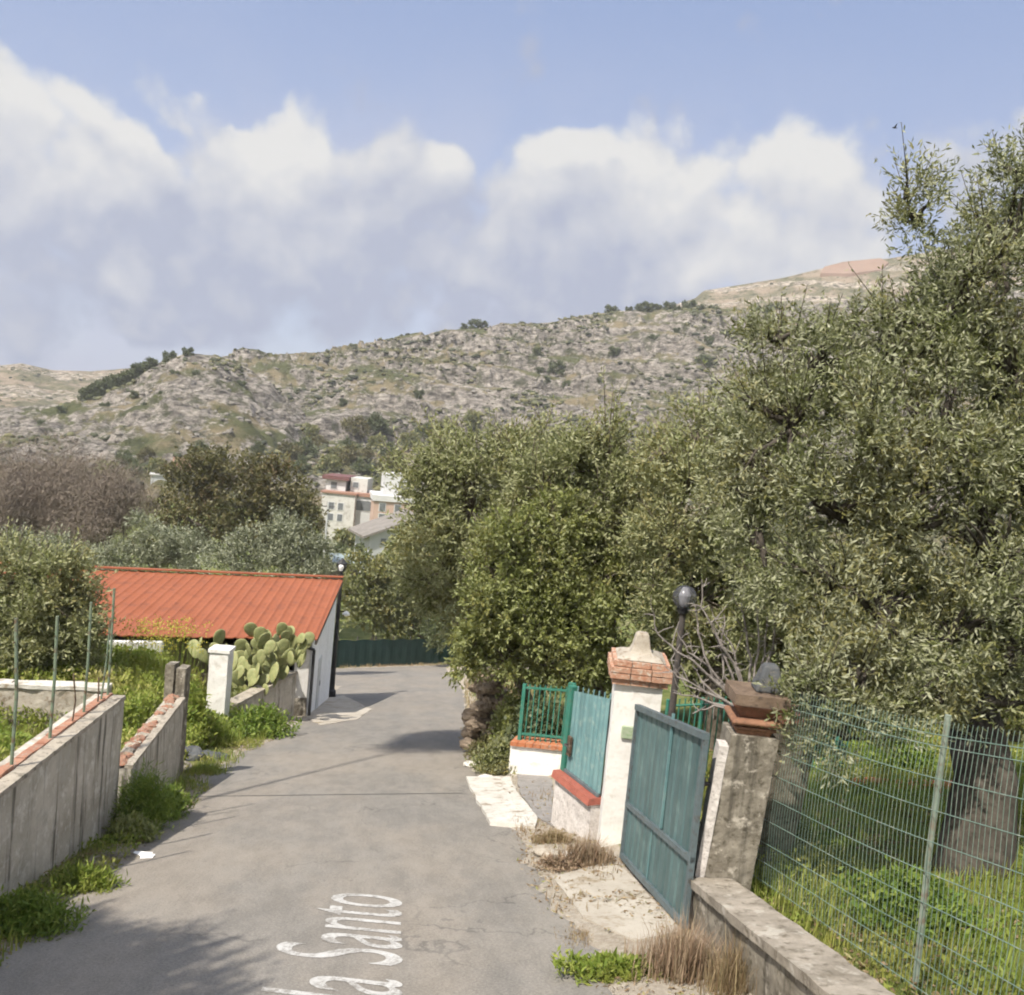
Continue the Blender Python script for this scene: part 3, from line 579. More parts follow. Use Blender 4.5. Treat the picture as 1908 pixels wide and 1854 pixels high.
# red bare field near the top of the far ridge
def patch(pxs, dist_at, mat):
    mb = MB(); P = [dist_at(*p) + Z * 2.2 for p in pxs]; n = len(P)
    mb.add(list(P) + [p - Z * 6 for p in P], [tuple(range(n))] + [(i, (i + 1) % n, n + (i + 1) % n, n + i)[::-1] for i in range(n)])
    tag(mb.build('field', mat), kind='structure')
M['red_soil'] = mat_worn('red_soil', (.21, .142, .108), (.26, .18, .14), (.21, .16, .12), .1, .95, .5, 1)
patch([(1528, 515), (1535, 503), (1570, 494), (1640, 487), (1655, 495), (1640, 508), (1585, 516)], atC, M['red_soil'])

def scatter(P, n, keep, lo=0, hi=1.):
    a, b, _ = P.shape; i = rng.integers(0, a, n * 3); j = rng.integers(0, 229, n * 3)
    q = P[i, j]; c = (q - CAM) @ R; x = CX + F * c[:, 0] / -c[:, 2]; ok = (x > -500) & (x < 2500)
    m = keep(q, j / 229.) & ok; return q[m][:n]
def bits(name, pts, size, mat, icod, amp, flat, seed, kind='stuff'):
    V, Fc = icod; n = len(pts); k = len(V)
    sc_ = size[0] + (size[1] - size[0]) * rng.random(n) ** 2.5
    q = V[None] * (1 + amp * (rng.random((n, k)) - .5))[..., None]
    ang = rng.random(n) * 6.28; ca, sa_ = np.cos(ang)[:, None], np.sin(ang)[:, None]
    x = q[..., 0] * (1 + .6 * rng.random(n))[:, None]; y = q[..., 1]; q = np.stack([x * ca - y * sa_, x * sa_ + y * ca, q[..., 2] * flat], -1) * sc_[:, None, None]
    VV_ = (pts[:, None] + q).reshape(-1, 3); FF = (Fc[None] + (np.arange(n) * k)[:, None, None]).reshape(-1, 3)
    t = np.repeat(rng.random(n), k)
    return tag(link_mesh(name, raw_mesh(name, VV_, FF, np.clip(t + .25 * (rng.random(len(t)) - .5), 0, 1)), mat), kind=kind)
M['rock_bits'] = mat_worn('rock_bits', (.13, .12, .105), (.25, .228, .203), (.34, .315, .28), .7, .95, 1., 3)
sel = lambda s, f: (lambda q, t: (t > .08) & (t < .985) & (fbm(q / 26, 3, s) > f))
pb = scatter(PB, 6500, sel(16, -.1)); pa = scatter(PA, 2600, sel(28, -.1))
bits('rocks', np.concatenate([pb, pa]), (.22, 1.0), M['rock_bits'], ICO0, 1.1, .7, 3)
pb = scatter(PB, 12000, sel(61, .05)); pa = scatter(PA, 5000, sel(62, .05)); pc = scatter(PC, 2500, sel(63, 0))
M['leaf_scrub'] = mat_leaf('leaf_scrub', [(0, (.035, .04, .026)), (.5, (.08, .087, .045)), (1, (.17, .16, .08))], None, .0, .9)
bits('scrub', np.concatenate([pb, pa, pc]), (.3, 1.35), M['leaf_scrub'], ICO0, 1.1, .65, 4)

# ---------------------------------------------------------------- foliage
def leaves_mesh(name, O, Dr, L_, Wd, tint):
    """one four-sided leaf per row: origin, direction, length, width"""
    n = len(O); Dr = unit(Dr); rnd = rng.normal(size=(n, 3)); S = unit(np.cross(Dr, rnd)); Nn = np.cross(S, Dr)
    L_ = np.broadcast_to(L_, (n,))[:, None]; Wd = np.broadcast_to(Wd, (n,))[:, None]
    V = np.stack([O, O + Dr * L_ * .5 + S * Wd * .5 + Nn * L_ * .05, O + Dr * L_, O + Dr * L_ * .5 - S * Wd * .5 + Nn * L_ * .05], 1).reshape(-1, 3)
    return raw_mesh(name, V, np.arange(n * 4).reshape(n, 4), np.repeat(tint, 4))
def spray_cloud(blobs, n_leaf, ll, lw, per=12, spread=.9, droop=0., shoots=0.):
    """blobs: (centre, radii) in metres; leaves sit on twigs gathered in clumps near the outside of each blob"""
    vol = np.array([r[0] * r[1] * r[2] for _, r in blobs]) ** (2 / 3.); vol /= vol.sum()
    Os, Ds, Ts, twigs = [], [], [], []
    for (c, r), f in zip(blobs, vol):
        r = np.asarray(r); ns = max(3, int(n_leaf * f / per)); nc = max(5, int(ns / 30))
        cd_ = unit(rng.normal(size=(nc, 3))); cr = (.35 + .65 * rng.random(nc) ** .6) * (.85 + .35 * rng.random(nc)); cc_ = cd_ * cr[:, None]
        ct = rng.random(nc)
        k = rng.integers(0, nc, ns); off = rng.normal(size=(ns, 3)) * .15
        o = (cc_[k] + off); outd = unit(cd_[k] * .9 + unit(off) * .9 + rng.normal(size=(ns, 3)) * .35 + np.array([0, 0, .55 - droop]))
        sl = (.7 + .7 * rng.random(ns)) * ll * per * .28 * (1 + shoots * (rng.random(ns) ** 4) * (o[:, 2] > .35))
        o = np.asarray(c) + o * r
        j = (np.arange(per) + .5) / per
        pos = o[:, None] + outd[:, None] * (sl[:, None] * j)[..., None] + rng.normal(size=(ns, per, 3)) * ll * .18
        dr = outd[:, None] * .75 + unit(rng.normal(size=(ns, per, 3))) * spread
        t = np.clip(.48 + .30 * (ct[k] - .5)[:, None] + .55 * (rng.random((ns, per)) - .5) + .22 * (rng.random(ns) - .5)[:, None], 0, 1)
        Os.append(pos.reshape(-1, 3)); Ds.append(dr.reshape(-1, 3)); Ts.append(t.ravel())
        w = np.concatenate([rng.permutation(ns)[:max(2, ns // 30)], np.argsort(-sl)[:ns // 25]])
        twigs.append((np.asarray(c), o[w], o[w] + outd[w] * sl[w][:, None]))
    O = np.concatenate(Os); Dd = np.concatenate(Ds); Tt = np.concatenate(Ts)
    return O, Dd, Tt, twigs
def px_blobs(lst, dep):
    r = []
    for q in lst:
        x, y, rx, ry = q[:4]; dd_ = dep + (q[4] if len(q) > 4 else 0)
        r.append((D(x, y, dd_), (rx / F * dd_, .5 * (rx + ry) / F * dd_ * (q[5] if len(q) > 5 else 1), ry / F * dd_)))
    return r
def limb(mb, a, b, r0, r1, n=6, wob=.12, seg=6):
    a = np.asarray(a); b = np.asarray(b); l = np.linalg.norm(b - a); pts = []; rad = []
    for i in range(n + 1):
        t = i / n; p = a + (b - a) * t + Z * (.04 * l * math.sin(math.pi * t))
        if 0 < i < n: p = p + rng.normal(size=3) * l * wob * .35
        pts.append(p); rad.append(r0 + (r1 - r0) * t)
    mb.tube(pts, rad, seg)
def tree(name, label, cat, base, blobs, nleaf, ll, lw, leafmat, trunk_r=.18, bark='bark', per=12, group=None, droop=0., shoots=0., twigs=True, fork=None):
    base = np.asarray(base, float); t = empty(name, base, label, cat, group)
    O, Dd, Tt, tw = spray_cloud(blobs, nleaf, ll, lw, per, droop=droop, shoots=shoots)
    me = leaves_mesh('crown', O - base, Dd, ll * (.7 + .6 * rng.random(len(O))), lw * (.75 + .5 * rng.random(len(O))), Tt)
    link_mesh('crown', me, leafmat, t)
    mb = MB(); cen = np.mean([b[0] for b in blobs], 0)
    fk = base + (cen - base) * .38 if fork is None else np.asarray(fork)
    mid = (base + fk) / 2 + rng.normal(size=3) * trunk_r * .4
    mb.tube([base - Z * .3, base + Z * .08, mid, fk], [trunk_r * 1.45, trunk_r * 1.15, trunk_r * .92, trunk_r * .85], 10)
    order = np.argsort([np.linalg.norm(q[0] - fk) for q in tw]); done = [(fk, trunk_r * .8)]
    for q_ in order:
        c, o, e = tw[q_]; k_ = int(np.argmin([np.linalg.norm(c - d_[0]) * (1. if n_ else .8) for n_, d_ in enumerate(done)])); p_, r_ = done[k_]
        re_ = min(r_ * .5, .06 * float(np.mean(blobs[q_][1])) + ll * .1); limb(mb, p_, c, min(r_ * .7, re_ * 2.2), re_, 6); done.append((c, re_))
        if twigs:
            for k in range(min(len(o), 60)): limb(mb, c, o[k], trunk_r * .14, ll * .09, 4, .1, 5); mb.tube([o[k], e[k]], [ll * .09, ll * .04], 4)
    mb.build('trunk', M[bark], t, smooth=True)
    return t

# ---- big olive leaning over the mesh fence on the right
bl = px_blobs([(1790, 560, 90, 110, 0), (1880, 480, 80, 150, .2), (1720, 620, 90, 90, 0), (1880, 700, 130, 130, .2), (1640, 700, 100, 100, .2), (1520, 690, 90, 90, .4), (1450, 640, 55, 60, .7), (1580, 600, 50, 50, .8),
                (1480, 800, 110, 100, .3), (1620, 830, 110, 110, -.2), (1760, 830, 120, 120, -.3), (1900, 900, 120, 130, 0), (1560, 960, 120, 100, 0), (1700, 990, 120, 100, -.4), (1850, 1060, 130, 110, -.4),
                (1550, 1100, 85, 85, -.1), (1640, 1150, 110, 90, -.5), (1780, 1190, 120, 80, -.5), (1900, 1220, 100, 80, -.4), (1515, 1240, 40, 55, -.6), (1510, 1310, 36, 42, -.9), (1540, 1345, 50, 45, -.9), (1570, 1370, 40, 40, -.9), (1600, 1290, 60, 50, -.8), (1660, 1320, 50, 40, -.7), (1740, 1310, 70, 35, -.5), (1860, 1310, 100, 40, -.3),
                (1710, 420, 30, 70, 0), (1690, 370, 18, 60, 0), (1900, 330, 40, 70, .2), (1400, 760, 60, 60, .8), (1410, 850, 60, 70, .5), (1390, 930, 60, 60, .5), (1420, 1020, 70, 70, .3), (1445, 1090, 50, 50, .4), (1525, 1250, 50, 65, -.6), (1530, 1325, 55, 50, -.9), (1570, 1355, 50, 42, -.9), (1620, 1330, 60, 45, -.8), (1590, 1280, 70, 60, -.8), (1690, 1300, 60, 45, -.7), (2040, 700, 160, 260, .4), (2050, 1050, 160, 200, .3), (1985, 400, 90, 130, .4)], 8.6)
bT = gpx(1820, 1690); 
tree('olive_tree', 'huge silvery olive tree hanging over the wire mesh fence, its top reaching into the sky', 'tree', bT, bl, 170000, .066, .0185, M['leaf_olive'], .3, bark='bark_dark', per=13, shoots=.8, fork=D(1810, 1330, 8.9))

# ---- trees lining the right side of the road
G1 = 'trees behind the roadside railing'
tree('olive_tree', 'tall olive tree overhanging the road bend, leftmost of the roadside crowns', 'tree', gpx(985, 1335),
     px_blobs([(850, 872, 70, 55, .4), (935, 858, 75, 60), (800, 900, 55, 60, .4), (880, 950, 100, 80), (800, 985, 45, 60), (830, 1060, 65, 60), (905, 1060, 90, 80, .3), (980, 900, 70, 80), (880, 1150, 60, 60), (795, 1080, 42, 42, -.3), (1000, 860, 40, 50, .3), (960, 825, 28, 32, .3)], 20.5), 42000, .12, .04, M['leaf_pale'], .17, group=G1, shoots=1.)
tree('olive_tree', 'rounded olive tree in the middle of the roadside row, behind the brick capped pillar', 'tree', gpx(1120, 1390),
     px_blobs([(1080, 865, 55, 55), (1175, 860, 60, 55), (1195, 920, 70, 70), (1140, 930, 70, 70), (1130, 880, 80, 80), (1050, 930, 75, 75), (1150, 990, 90, 90), (1060, 1050, 90, 80), (1180, 1080, 90, 80), (1100, 835, 28, 32), (1020, 1000, 60, 60), (1010, 920, 60, 60)], 18.5), 46000, .11, .038, M['leaf_pale'], .17, group=G1, shoots=1.)
tree('olive_tree', 'olive tree behind the globe lamp, between the roadside row and the huge olive', 'tree', gpx(1330, 1430),
     px_blobs([(1230, 840, 60, 55), (1300, 830, 75, 70), (1370, 880, 80, 90), (1270, 930, 90, 80), (1360, 1010, 90, 90), (1250, 1030, 80, 80), (1400, 1100, 80, 80), (1310, 1120, 90, 80), (1240, 1130, 60, 60), (1420, 960, 60, 80), (1420, 830, 50, 60), (1400, 780, 40, 50, .5), (1330, 1210, 80, 60), (1430, 1200, 60, 60)], 16.5), 42000, .105, .036, M['leaf_pale'], .18, group=G1, shoots=1.)
tree('carob_tree', 'dense dark green broad leaved tree above the green railing and low white wall', 'tree', gpx(1010, 1400),
     px_blobs([(960, 1010, 65, 65), (1040, 980, 60, 60), (930, 1100, 75, 70), (1020, 1080, 80, 75), (1090, 1110, 65, 70), (905, 1180, 55, 55), (990, 1190, 80, 60), (1080, 1200, 70, 60), (940, 1235, 50, 40), (1030, 1245, 70, 40), (1110, 1250, 50, 45), (870, 1225, 40, 40)], 17.8), 56000, .095, .045, M['leaf_green'], .16, per=10, shoots=.5)
G8 = 'olives at the back of the garden'
for lab, b, dep in (('shaded olive at the back of the garden behind the big trunk', [(1850, 1230, 110, 90), (1760, 1200, 90, 80), (1940, 1180, 100, 100), (1880, 1300, 90, 50)], 17),
                    ('shaded olive at the back of the garden behind the stone pillar', [(1500, 1170, 100, 90), (1590, 1200, 90, 80), (1430, 1230, 70, 60), (1560, 1290, 80, 45), (1500, 1080, 80, 70)], 19),
                    ('olive at the back of the garden between trunk and stakes', [(1680, 1240, 80, 70), (1650, 1130, 90, 80), (1730, 1150, 80, 80), (1640, 1300, 60, 40)], 21),
                    ('olive behind the globe lamp, low over the green railing', [(1290, 1180, 80, 70), (1370, 1200, 80, 70), (1330, 1260, 90, 40), (1250, 1240, 50, 40)], 22)):
    c = np.mean([q[:2] for q in b], 0); tree('olive_tree', lab, 'tree', gp((c[0] - CX) / F * dep, dep), px_blobs(b, dep), 14000, .15, .055, M['leaf_mid'], .16, group=G8, per=8, twigs=False)
# ---- beyond the road end
G2 = 'round trees beyond the green screen'
for lab, px_, b, dep, nm in (('round bushy tree behind the green screen beside the lamp post', (690, 1225), [(680, 1085, 50, 55), (720, 1110, 50, 55), (660, 1130, 45, 45), (700, 1150, 60, 45), (745, 1080, 35, 50)], 63, 'bushy_tree'),
                             ('bushy tree at the right end of the green screen', (790, 1225), [(770, 1110, 40, 50), (800, 1140, 40, 45), (760, 1160, 40, 35), (830, 1110, 40, 50), (820, 1170, 45, 40)], 65, 'bushy_tree')):
    tree(nm, lab, 'tree', D(px_[0], px_[1] + 12, dep), px_blobs(b, dep), 9000, .3, .15, M['leaf_mid'], .2, group=G2, per=8, twigs=False)
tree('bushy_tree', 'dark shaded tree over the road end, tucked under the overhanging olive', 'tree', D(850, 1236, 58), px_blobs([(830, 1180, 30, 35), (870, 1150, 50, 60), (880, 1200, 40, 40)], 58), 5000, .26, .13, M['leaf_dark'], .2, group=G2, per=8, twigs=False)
# ---- left
tree('olive_tree', 'olive tree in the left meadow in front of the red roof', 'tree', gpx(55, 1330, .3),
     px_blobs([(40, 1085, 70, 55), (-30, 1110, 70, 70), (110, 1090, 50, 50), (60, 1150, 80, 60), (140, 1140, 40, 50), (0, 1180, 80, 50), (100, 1195, 60, 45), (-60, 1200, 80, 60), (150, 1190, 30, 40), (75, 1225, 60, 25)], 20.5), 46000, .12, .04, M['leaf_pale'], .17, shoots=.6)
G3 = 'silvery olives behind the red roof'
for lab, b, dep in (('pale olive behind the left end of the red roof', [(110, 1045, 50, 40), (30, 1040, 55, 40), (-40, 1050, 50, 40), (160, 1065, 40, 28), (70, 1085, 70, 30)], 43), ('silvery olive tree behind the left half of the red roof', [(290, 1000, 42, 34), (270, 985, 22, 22), (330, 1005, 25, 25), (250, 1040, 45, 30), (340, 1030, 45, 35), (290, 1060, 60, 30), (200, 1055, 35, 25), (380, 1050, 35, 30)], 48),
                    ('pale olive tree behind the right end of the red roof', [(530, 1010, 48, 36), (520, 990, 25, 22), (455, 1020, 28, 25), (470, 1035, 50, 30), (580, 1040, 35, 32), (420, 1050, 40, 25), (530, 1060, 70, 25)], 46)):
    c = np.mean([q[0] for q in b]); tree('olive_tree', lab, 'tree', gp(*(lambda q: (q[0], q[1]))(((c - CX) / F * dep, dep))), px_blobs(b, dep), 16000, .17, .06, M['leaf_silver'], .2, group=G3, per=9, twigs=False, shoots=.8)
tree('oak_tree', 'dark brownish green oak behind the silvery olives', 'tree', D(440, 1075, 82), px_blobs([(440, 880, 80, 45), (370, 905, 60, 50), (520, 905, 60, 50), (440, 940, 110, 55), (340, 960, 60, 50), (540, 960, 50, 55), (440, 1000, 120, 50), (310, 1010, 50, 45)], 82), 26000, .36, .2, M['leaf_oak'], .4, per=8, twigs=False)
# ---- leafless brown trees far left
def bare_tree(name, label, base, dep, cx, cy, rx, ry, n, group):
    base = np.asarray(base); t = empty(name, base, label, 'tree', group); mb = MB(); tips = []
    fk = D(cx, cy + ry * .8, dep); mb.tube([base - Z * .3, (base + fk) / 2, fk], [.3, .26, .22], 8)
    for i in range(11):
        a = rng.normal(size=3) * np.array([.55, .5, .4]); c = D(cx + a[0] * rx * .7, cy - a[2] * ry * .6, dep + a[1] * 2); limb(mb, fk, c, .13, .05, 5, .2, 5)
        for k in range(7):
            b = rng.normal(size=3); e = D(cx + (a[0] * .7 + b[0] * .33) * rx, cy - (a[2] * .6 + abs(b[2]) * .4 - .1) * ry, dep + a[1] * 2 + b[1] * 1.5); limb(mb, c, e, .05, .018, 4, .25, 4); tips.append((c + (e - c) * .5)); tips.append(e)
    mb.build('trunk', M['bark'], t)
    tips = np.array(tips); k = rng.integers(0, len(tips), n); sg = rx / F * dep * .17
    O = tips[k] + rng.normal(size=(n, 3)) * sg; Dd = unit(rng.normal(size=(n, 3)) + np.array([0, 0, .7]))
    c = np.asarray(D(cx, cy, dep))
    q = (O - c) / (np.array([rx, .8 * rx, ry]) / F * dep); O = c + (q / np.maximum(1, np.linalg.norm(q, axis=1) / 1.05)[:, None]) * (np.array([rx, .8 * rx, ry]) / F * dep)
    me = leaves_mesh('crown', O - base, Dd, .25 + .45 * rng.random(n), .018 + .026 * rng.random(n), np.clip(.5 + .5 * (rng.random(n) - .5) + .3 * fbm(O / 1.5, 2, 5), 0, 1)); link_mesh('crown', me, M['twig_brown'], t)
G4 = 'leafless brown trees behind the shed'
bare_tree('bare_tree', 'leafless brown tree with a tangled crown, nearest the dark oak', D(190, 1080, 70), 70, 190, 975, 115, 118, 42000, G4)
bare_tree('bare_tree', 'tall leafless brown tree standing highest at the far left', D(90, 1080, 72), 72, 85, 945, 125, 128, 50000, G4)
bare_tree('bare_tree', 'leafless brown tree cut off by the left edge of the photo', D(-30, 1080, 69), 69, -30, 980, 115, 110, 32000, G4)

# ---- trees at the foot of the hill: three crowns reused
def simple_tree(name, label, ll, nleaf, mat, group, h=5.):
    bl_ = [((0, 0, h * .62), (h * .33, h * .33, h * .28)), ((h * .2, .1 * h, h * .48), (h * .25, h * .25, h * .22)), ((-h * .2, -.1 * h, h * .5), (h * .25, h * .25, h * .22))]
    return tree(name, label, 'tree', (0, 0, 0), [(np.array(a), b) for a, b in bl_], nleaf, ll, ll * .6, mat, .18, per=6, group=group, twigs=False)
def copy_tree(o, loc, s, label=None):
    c = o.copy(); col.objects.link(c); c.location = tuple(loc); c.scale = (s, s, s); c.rotation_euler = (0, 0, rng.random() * 6.28)
    if label: c['label'] = label
    for ch in o.children: k = ch.copy(); col.objects.link(k); k.parent = c
    return c
G5 = 'dark trees at the foot of the hill'
protos = [simple_tree('valley_tree', 'small dark green tree at the foot of the rocky hill', .5, 1500, M['leaf_dark'], G5), simple_tree('valley_tree', 'small dark green tree at the foot of the rocky hill', .45, 1500, M['leaf_oak'], G5), simple_tree('valley_tree', 'small dark green tree at the foot of the rocky hill', .5, 1500, M['leaf_mid'], G5)]
spots = [(560, 850), (590, 835), (620, 850), (650, 838), (680, 855), (700, 830), (725, 850), (645, 870), (610, 880), (675, 885), (725, 885), (745, 860), (560, 880), (535, 860), (580, 815), (700, 805), (660, 812), (290, 875), (250, 880), (310, 890), (345, 895), (230, 860), (270, 855), (760, 830), (790, 810), (830, 800), (880, 790), (370, 850), (410, 845), (200, 880), (480, 840), (510, 835)]
for i, (x, y) in enumerate(spots):
    p = atB(x, y + 16) if x > 480 else atA(x, y + 14)
    s = (.85 + .5 * rng.random()) * (1.25 if x > 530 else .8)
    if i < 3: o = protos[i]; o.location = tuple(p); o.scale = (s, s, s)
    else: copy_tree(protos[i % 3], p, s)
G6 = 'trees beside the distant houses'
for (x, y, dep, s, k) in ((560, 1030, 120, 1.1, 0), (640, 1010, 128, .95, 2), (610, 1030, 118, .9, 0), (660, 1030, 105, .7, 0), (575, 990, 140, 1.2, 1), (640, 1050, 100, .75, 2), (735, 1060, 90, .9, 2), (600, 1075, 95, .9, 2), (770, 1040, 85, 1.2, 2), (700, 1080, 88, .8, 0)):
    c = copy_tree(protos[k], D(x, y, dep) - Z * 2.5, s, 'small leafy tree growing around the distant houses'); c['group'] = G6
# ---- shrubs dotted over the rock face
G7 = 'dark shrubs on the rock face'
me = leaves_mesh('shrub', *(lambda q: (q[0], q[1], .42, .26, q[2]))(spray_cloud([(np.array([0, 0, .75]), (1.15, 1.15, .8)), (np.array([.6, .2, .6]), (.8, .8, .6))], 900, .42, .26, 5)))
me.materials.append(M['leaf_dark'])
first = None
for (x, y, s) in [(1000, 662, 1.6), (867, 688, 1.3), (938, 697, 1.2), (1037, 692, 1.9), (1145, 660, 1.4), (1218, 640, 1.7), (1005, 695, 1.1), (1022, 712, 1.0), (1310, 680, 1.9), (1055, 722, 1.2), (985, 745, 1.6), (780, 740, 1.2), (885, 610, 2.0), (900, 608, 1.4), (865, 612, 1.2), (1138, 581, 1.6), (1150, 585, .8), (1172, 580, 1.0), (1190, 578, 1.5), (1208, 579, 1.9), (1226, 577, 1.2), (1085, 596, .7), (1110, 590, .9),
                  (1246, 577, 1.7), (1262, 578, .9), (1284, 577, 1.9), (1305, 580, 1.3), (1330, 584, 1.6), (1040, 604, .5), (1180, 790, 2.4), (1150, 800, 2.0), (1210, 780, 1.8), (620, 661, .9), (640, 660, .9), (1420, 590, 2.2), (1445, 580, 1.8), (690, 720, 1.), (720, 700, .9), (640, 755, 1.1), (1260, 620, 1.), (1120, 715, 1.1), (1240, 690, 1.1)]:
    p = atB(x, y); o = tag(bpy.data.objects.new('shrub', me), 'dark green shrub dotted on the pale rocky hillside', 'shrub', G7); col.objects.link(o); s *= 1.25; o.location = tuple(p); o.scale = (s, s, s * .85); o.rotation_euler = (0, 0, rng.random() * 6)
for (x, y, s) in [(350, 660, 1.0), (200, 732, 1.5), (185, 725, 1.6), (220, 715, 1.6), (240, 700, 1.6), (255, 690, 1.6), (270, 680, 1.5), (205, 708, 1.6), (225, 690, 1.6), (185, 700, 1.4), (250, 740, .9), (302, 742, .9), (330, 785, .9), (325, 700, .8), (115, 770, 1.), (160, 798, .9), (195, 762, .9), (400, 765, 1.), (365, 700, .8), (210, 690, 1.7), (185, 685, 1.7), (165, 695, 1.5), (235, 676, 1.6), (262, 668, 1.5), (285, 666, 1.3), (175, 712, 1.5), (195, 700, 1.8), (450, 720, .9), (80, 800, 1.2), (340, 730, .7), (270, 760, .7)]:
    p = atA(x, y); o = tag(bpy.data.objects.new('shrub', me), 'dark green shrub dotted on the pale rocky hillside', 'shrub', G7); col.objects.link(o); s *= 1.25; o.location = tuple(p); o.scale = (s, s, s * .85); o.rotation_euler = (0, 0, rng.random() * 6)
o = tag(bpy.data.objects.new('shrub', me), 'largest dark green bush high on the grey rock, beside the big olive', 'shrub'); col.objects.link(o); o.location = tuple(atB(1335, 648)); o.scale = (3.4, 2.6, 2.1)
o = tag(bpy.data.objects.new('shrub', me), 'round dark bush alone on the skyline left of the rocky knoll', 'shrub'); col.objects.link(o); o.location = tuple(atA(316, 672)); o.scale = (1.5, 1.3, 1.5)

# ---------------------------------------------------------------- distant houses
def frame_at(px, py, dep, yaw=0):
    o = D(px, py, dep); v = np.array([o[0], o[1], 0]); v /= np.linalg.norm(v); a = math.atan2(v[1], v[0]) + math.radians(yaw)
    Y = np.array([math.cos(a), math.sin(a), 0]); X_ = np.array([Y[1], -Y[0], 0]); return o, X_, Y
def house_block(t, o, X_, Y, x0, x1, y0, y1, z0, z1, mat, roof, wins, ov=.25, rt=.35):
    mb = MB(); mb.box(o, X_, Y, x0, x1, y0, y1, z0, z1); w = mb.build('wall', mat, t)
    if roof: mb = MB(); mb.box(o, X_, Y, x0 - ov, x1 + ov, y0 - ov, y1 + ov, z1, z1 + rt); mb.build('roof', roof, t)
    for (x, z, ww, hh) in wins:
        mb = MB(); mb.box(o, X_, Y, x - ww / 2 - .12, x + ww / 2 + .12, y0 - .06, y0 + .02, z - hh / 2 - .12, z + hh / 2 + .12); f = mb.build('window', M['house_white'], t)
        mb = MB(); mb.box(o, X_, Y, x - ww / 2, x + ww / 2, y0 - .09, y0 - .058, z - hh / 2, z + hh / 2); mb.build('pane', M['glass_dark'], f)
dH = 150.; kx = dH / F
o, X_, Y = frame_at(638, 1000, dH, -12)
t = empty('house', o, 'tall cream house with an orange roof edge and dark red upper roof', 'house')
zz = lambda y: (1000 - y) * kx
house_block(t, o, X_, Y, -44 * kx, 18 * kx, 0, 8, -4, zz(921), M['house_cream'], M['roof_orange'], [(-25 * kx, zz(944), .8, 1.1), (-8 * kx, zz(944), .8, 1.1), (-25 * kx, zz(965), .8, 1.1), (-8 * kx, zz(965), .8, 1.1)], rt=.3)
house_block(t, o, X_, Y, 18.3 * kx, 46 * kx, 1.2, 8, -4, zz(923), M['house_grey'], M['roof_orange'], [(24 * kx, zz(940), 1, 1.6), (34 * kx, zz(940), 1, 1.6), (42 * kx, zz(940), .8, 1.6)], rt=.5)
house_block(t, o, X_, Y, -45 * kx, -8 * kx, 2.5, 8, zz(918), zz(897), M['house_white'], M['roof_dark'], [(-30 * kx, zz(908), 1, 1.1)], ov=.6, rt=.6)
house_block(t, o, X_, Y, 0, 32 * kx, 3, 8, zz(918), zz(891), M['house_cream'], None, [(10 * kx, zz(904), .9, .9)])
dH = 146.; kx = dH / F
o, X_, Y = frame_at(730, 1000, dH, 6)
t = empty('house', o, 'pink house with a white box storey on its flat roof', 'house')
house_block(t, o, X_, Y, -38 * kx, 45 * kx, 0, 8, -4, zz(935), M['house_pink'], M['house_white'], [(-22 * kx, zz(946), .9, 1.2), (6 * kx, zz(947), .9, 1.2), (-22 * kx, zz(966), .9, 1.2), (-4 * kx, zz(966), 1.2, 1.4)], rt=.9)
house_block(t, o, X_, Y, -20 * kx, 22 * kx, 2, 8, zz(927), zz(885), M['house_white'], None, [(12 * kx, zz(915), .9, 1.6)])
house_block(t, o, X_, Y, 22.4 * kx, 40 * kx, 2, 8, zz(927), zz(900), M['house_white'], None, [])
dH = 108.; kx = dH / F
o, X_, Y = frame_at(715, 1060, dH, 18)
t = empty('house', o, 'low pale grey house with a single pitched roof below the pink house', 'house')
zz = lambda y: (1060 - y) * kx
mb = MB(); x0, x1 = -32 * kx, 60 * kx; za, zb = zz(1000), zz(962)
mb.hexa([o + X_ * x + Y * y + Z * z for z, q in ((-3, 0), (0, 1)) for y in (0, 6) for x, z in (((x0, -3), (x1, -3)) if q == 0 else ((x0, za), (x1, zb)))]); mb.build('wall', M['house_grey'], t)
mb = MB(); mb.hexa([o + X_ * x + Y * y + Z * (z + q) for q in (.02, .3) for y in (-.5, 6.4) for x, z in ((x0 - .9, za - .25), (x1 + .3, zb + .1))]); mb.build('roof', mat_worn('roof_grey', (.17, .155, .14), (.24, .22, .2), None, 1, .8, .3, 8), t)
mb = MB(); mb.box(o, X_, Y, -10 * kx, 0, -.06, -.002, zz(1015), zz(1003)); mb.build('window', M['glass_dark'], t)
o, X_, Y = frame_at(645, 1075, 88, 10); kx = 88 / F
t = empty('shed', o, 'small hut with a pale turquoise metal roof among the trees', 'shed'); zz = lambda y: (1075 - y) * kx
mb = MB(); mb.box(o, X_, Y, -24 * kx, 24 * kx, 0, 3, -2, zz(1049)); mb.build('wall', M['stone_dark'], t)
mb = MB(); mb.hexa([o + X_ * x + Y * y + Z * (z + q) for q in (.0, .1) for y, z in ((-.4, zz(1049)), (3.3, zz(1043))) for x in (-28 * kx, 28 * kx)]); mb.build('roof', M['roof_teal'], t)
p = atA(342, 896); v = unit(np.array([p[0], p[1], 0])); X_ = np.array([v[1], -v[0], 0])
t = empty('house', p, 'tiny house with a bright red roof at the foot of the hill', 'house')
mb = MB(); mb.box(p, X_, v, -2.2, 2.2, 0, 4, -1, 2.4); mb.build('wall', M['house_white'], t)
mb = MB(); mb.hexa([p + X_ * x + v * y + Z * (z + q) for q in (0, .25) for y, z in ((-.5, 2.3), (4.4, 4.6)) for x in (-2.6, 2.6)]); mb.build('roof', M['roof_orange'], t)
p = atA(300, 905); t = empty('house', p, 'tiny grey flat roofed hut left of the red roofed one', 'house')
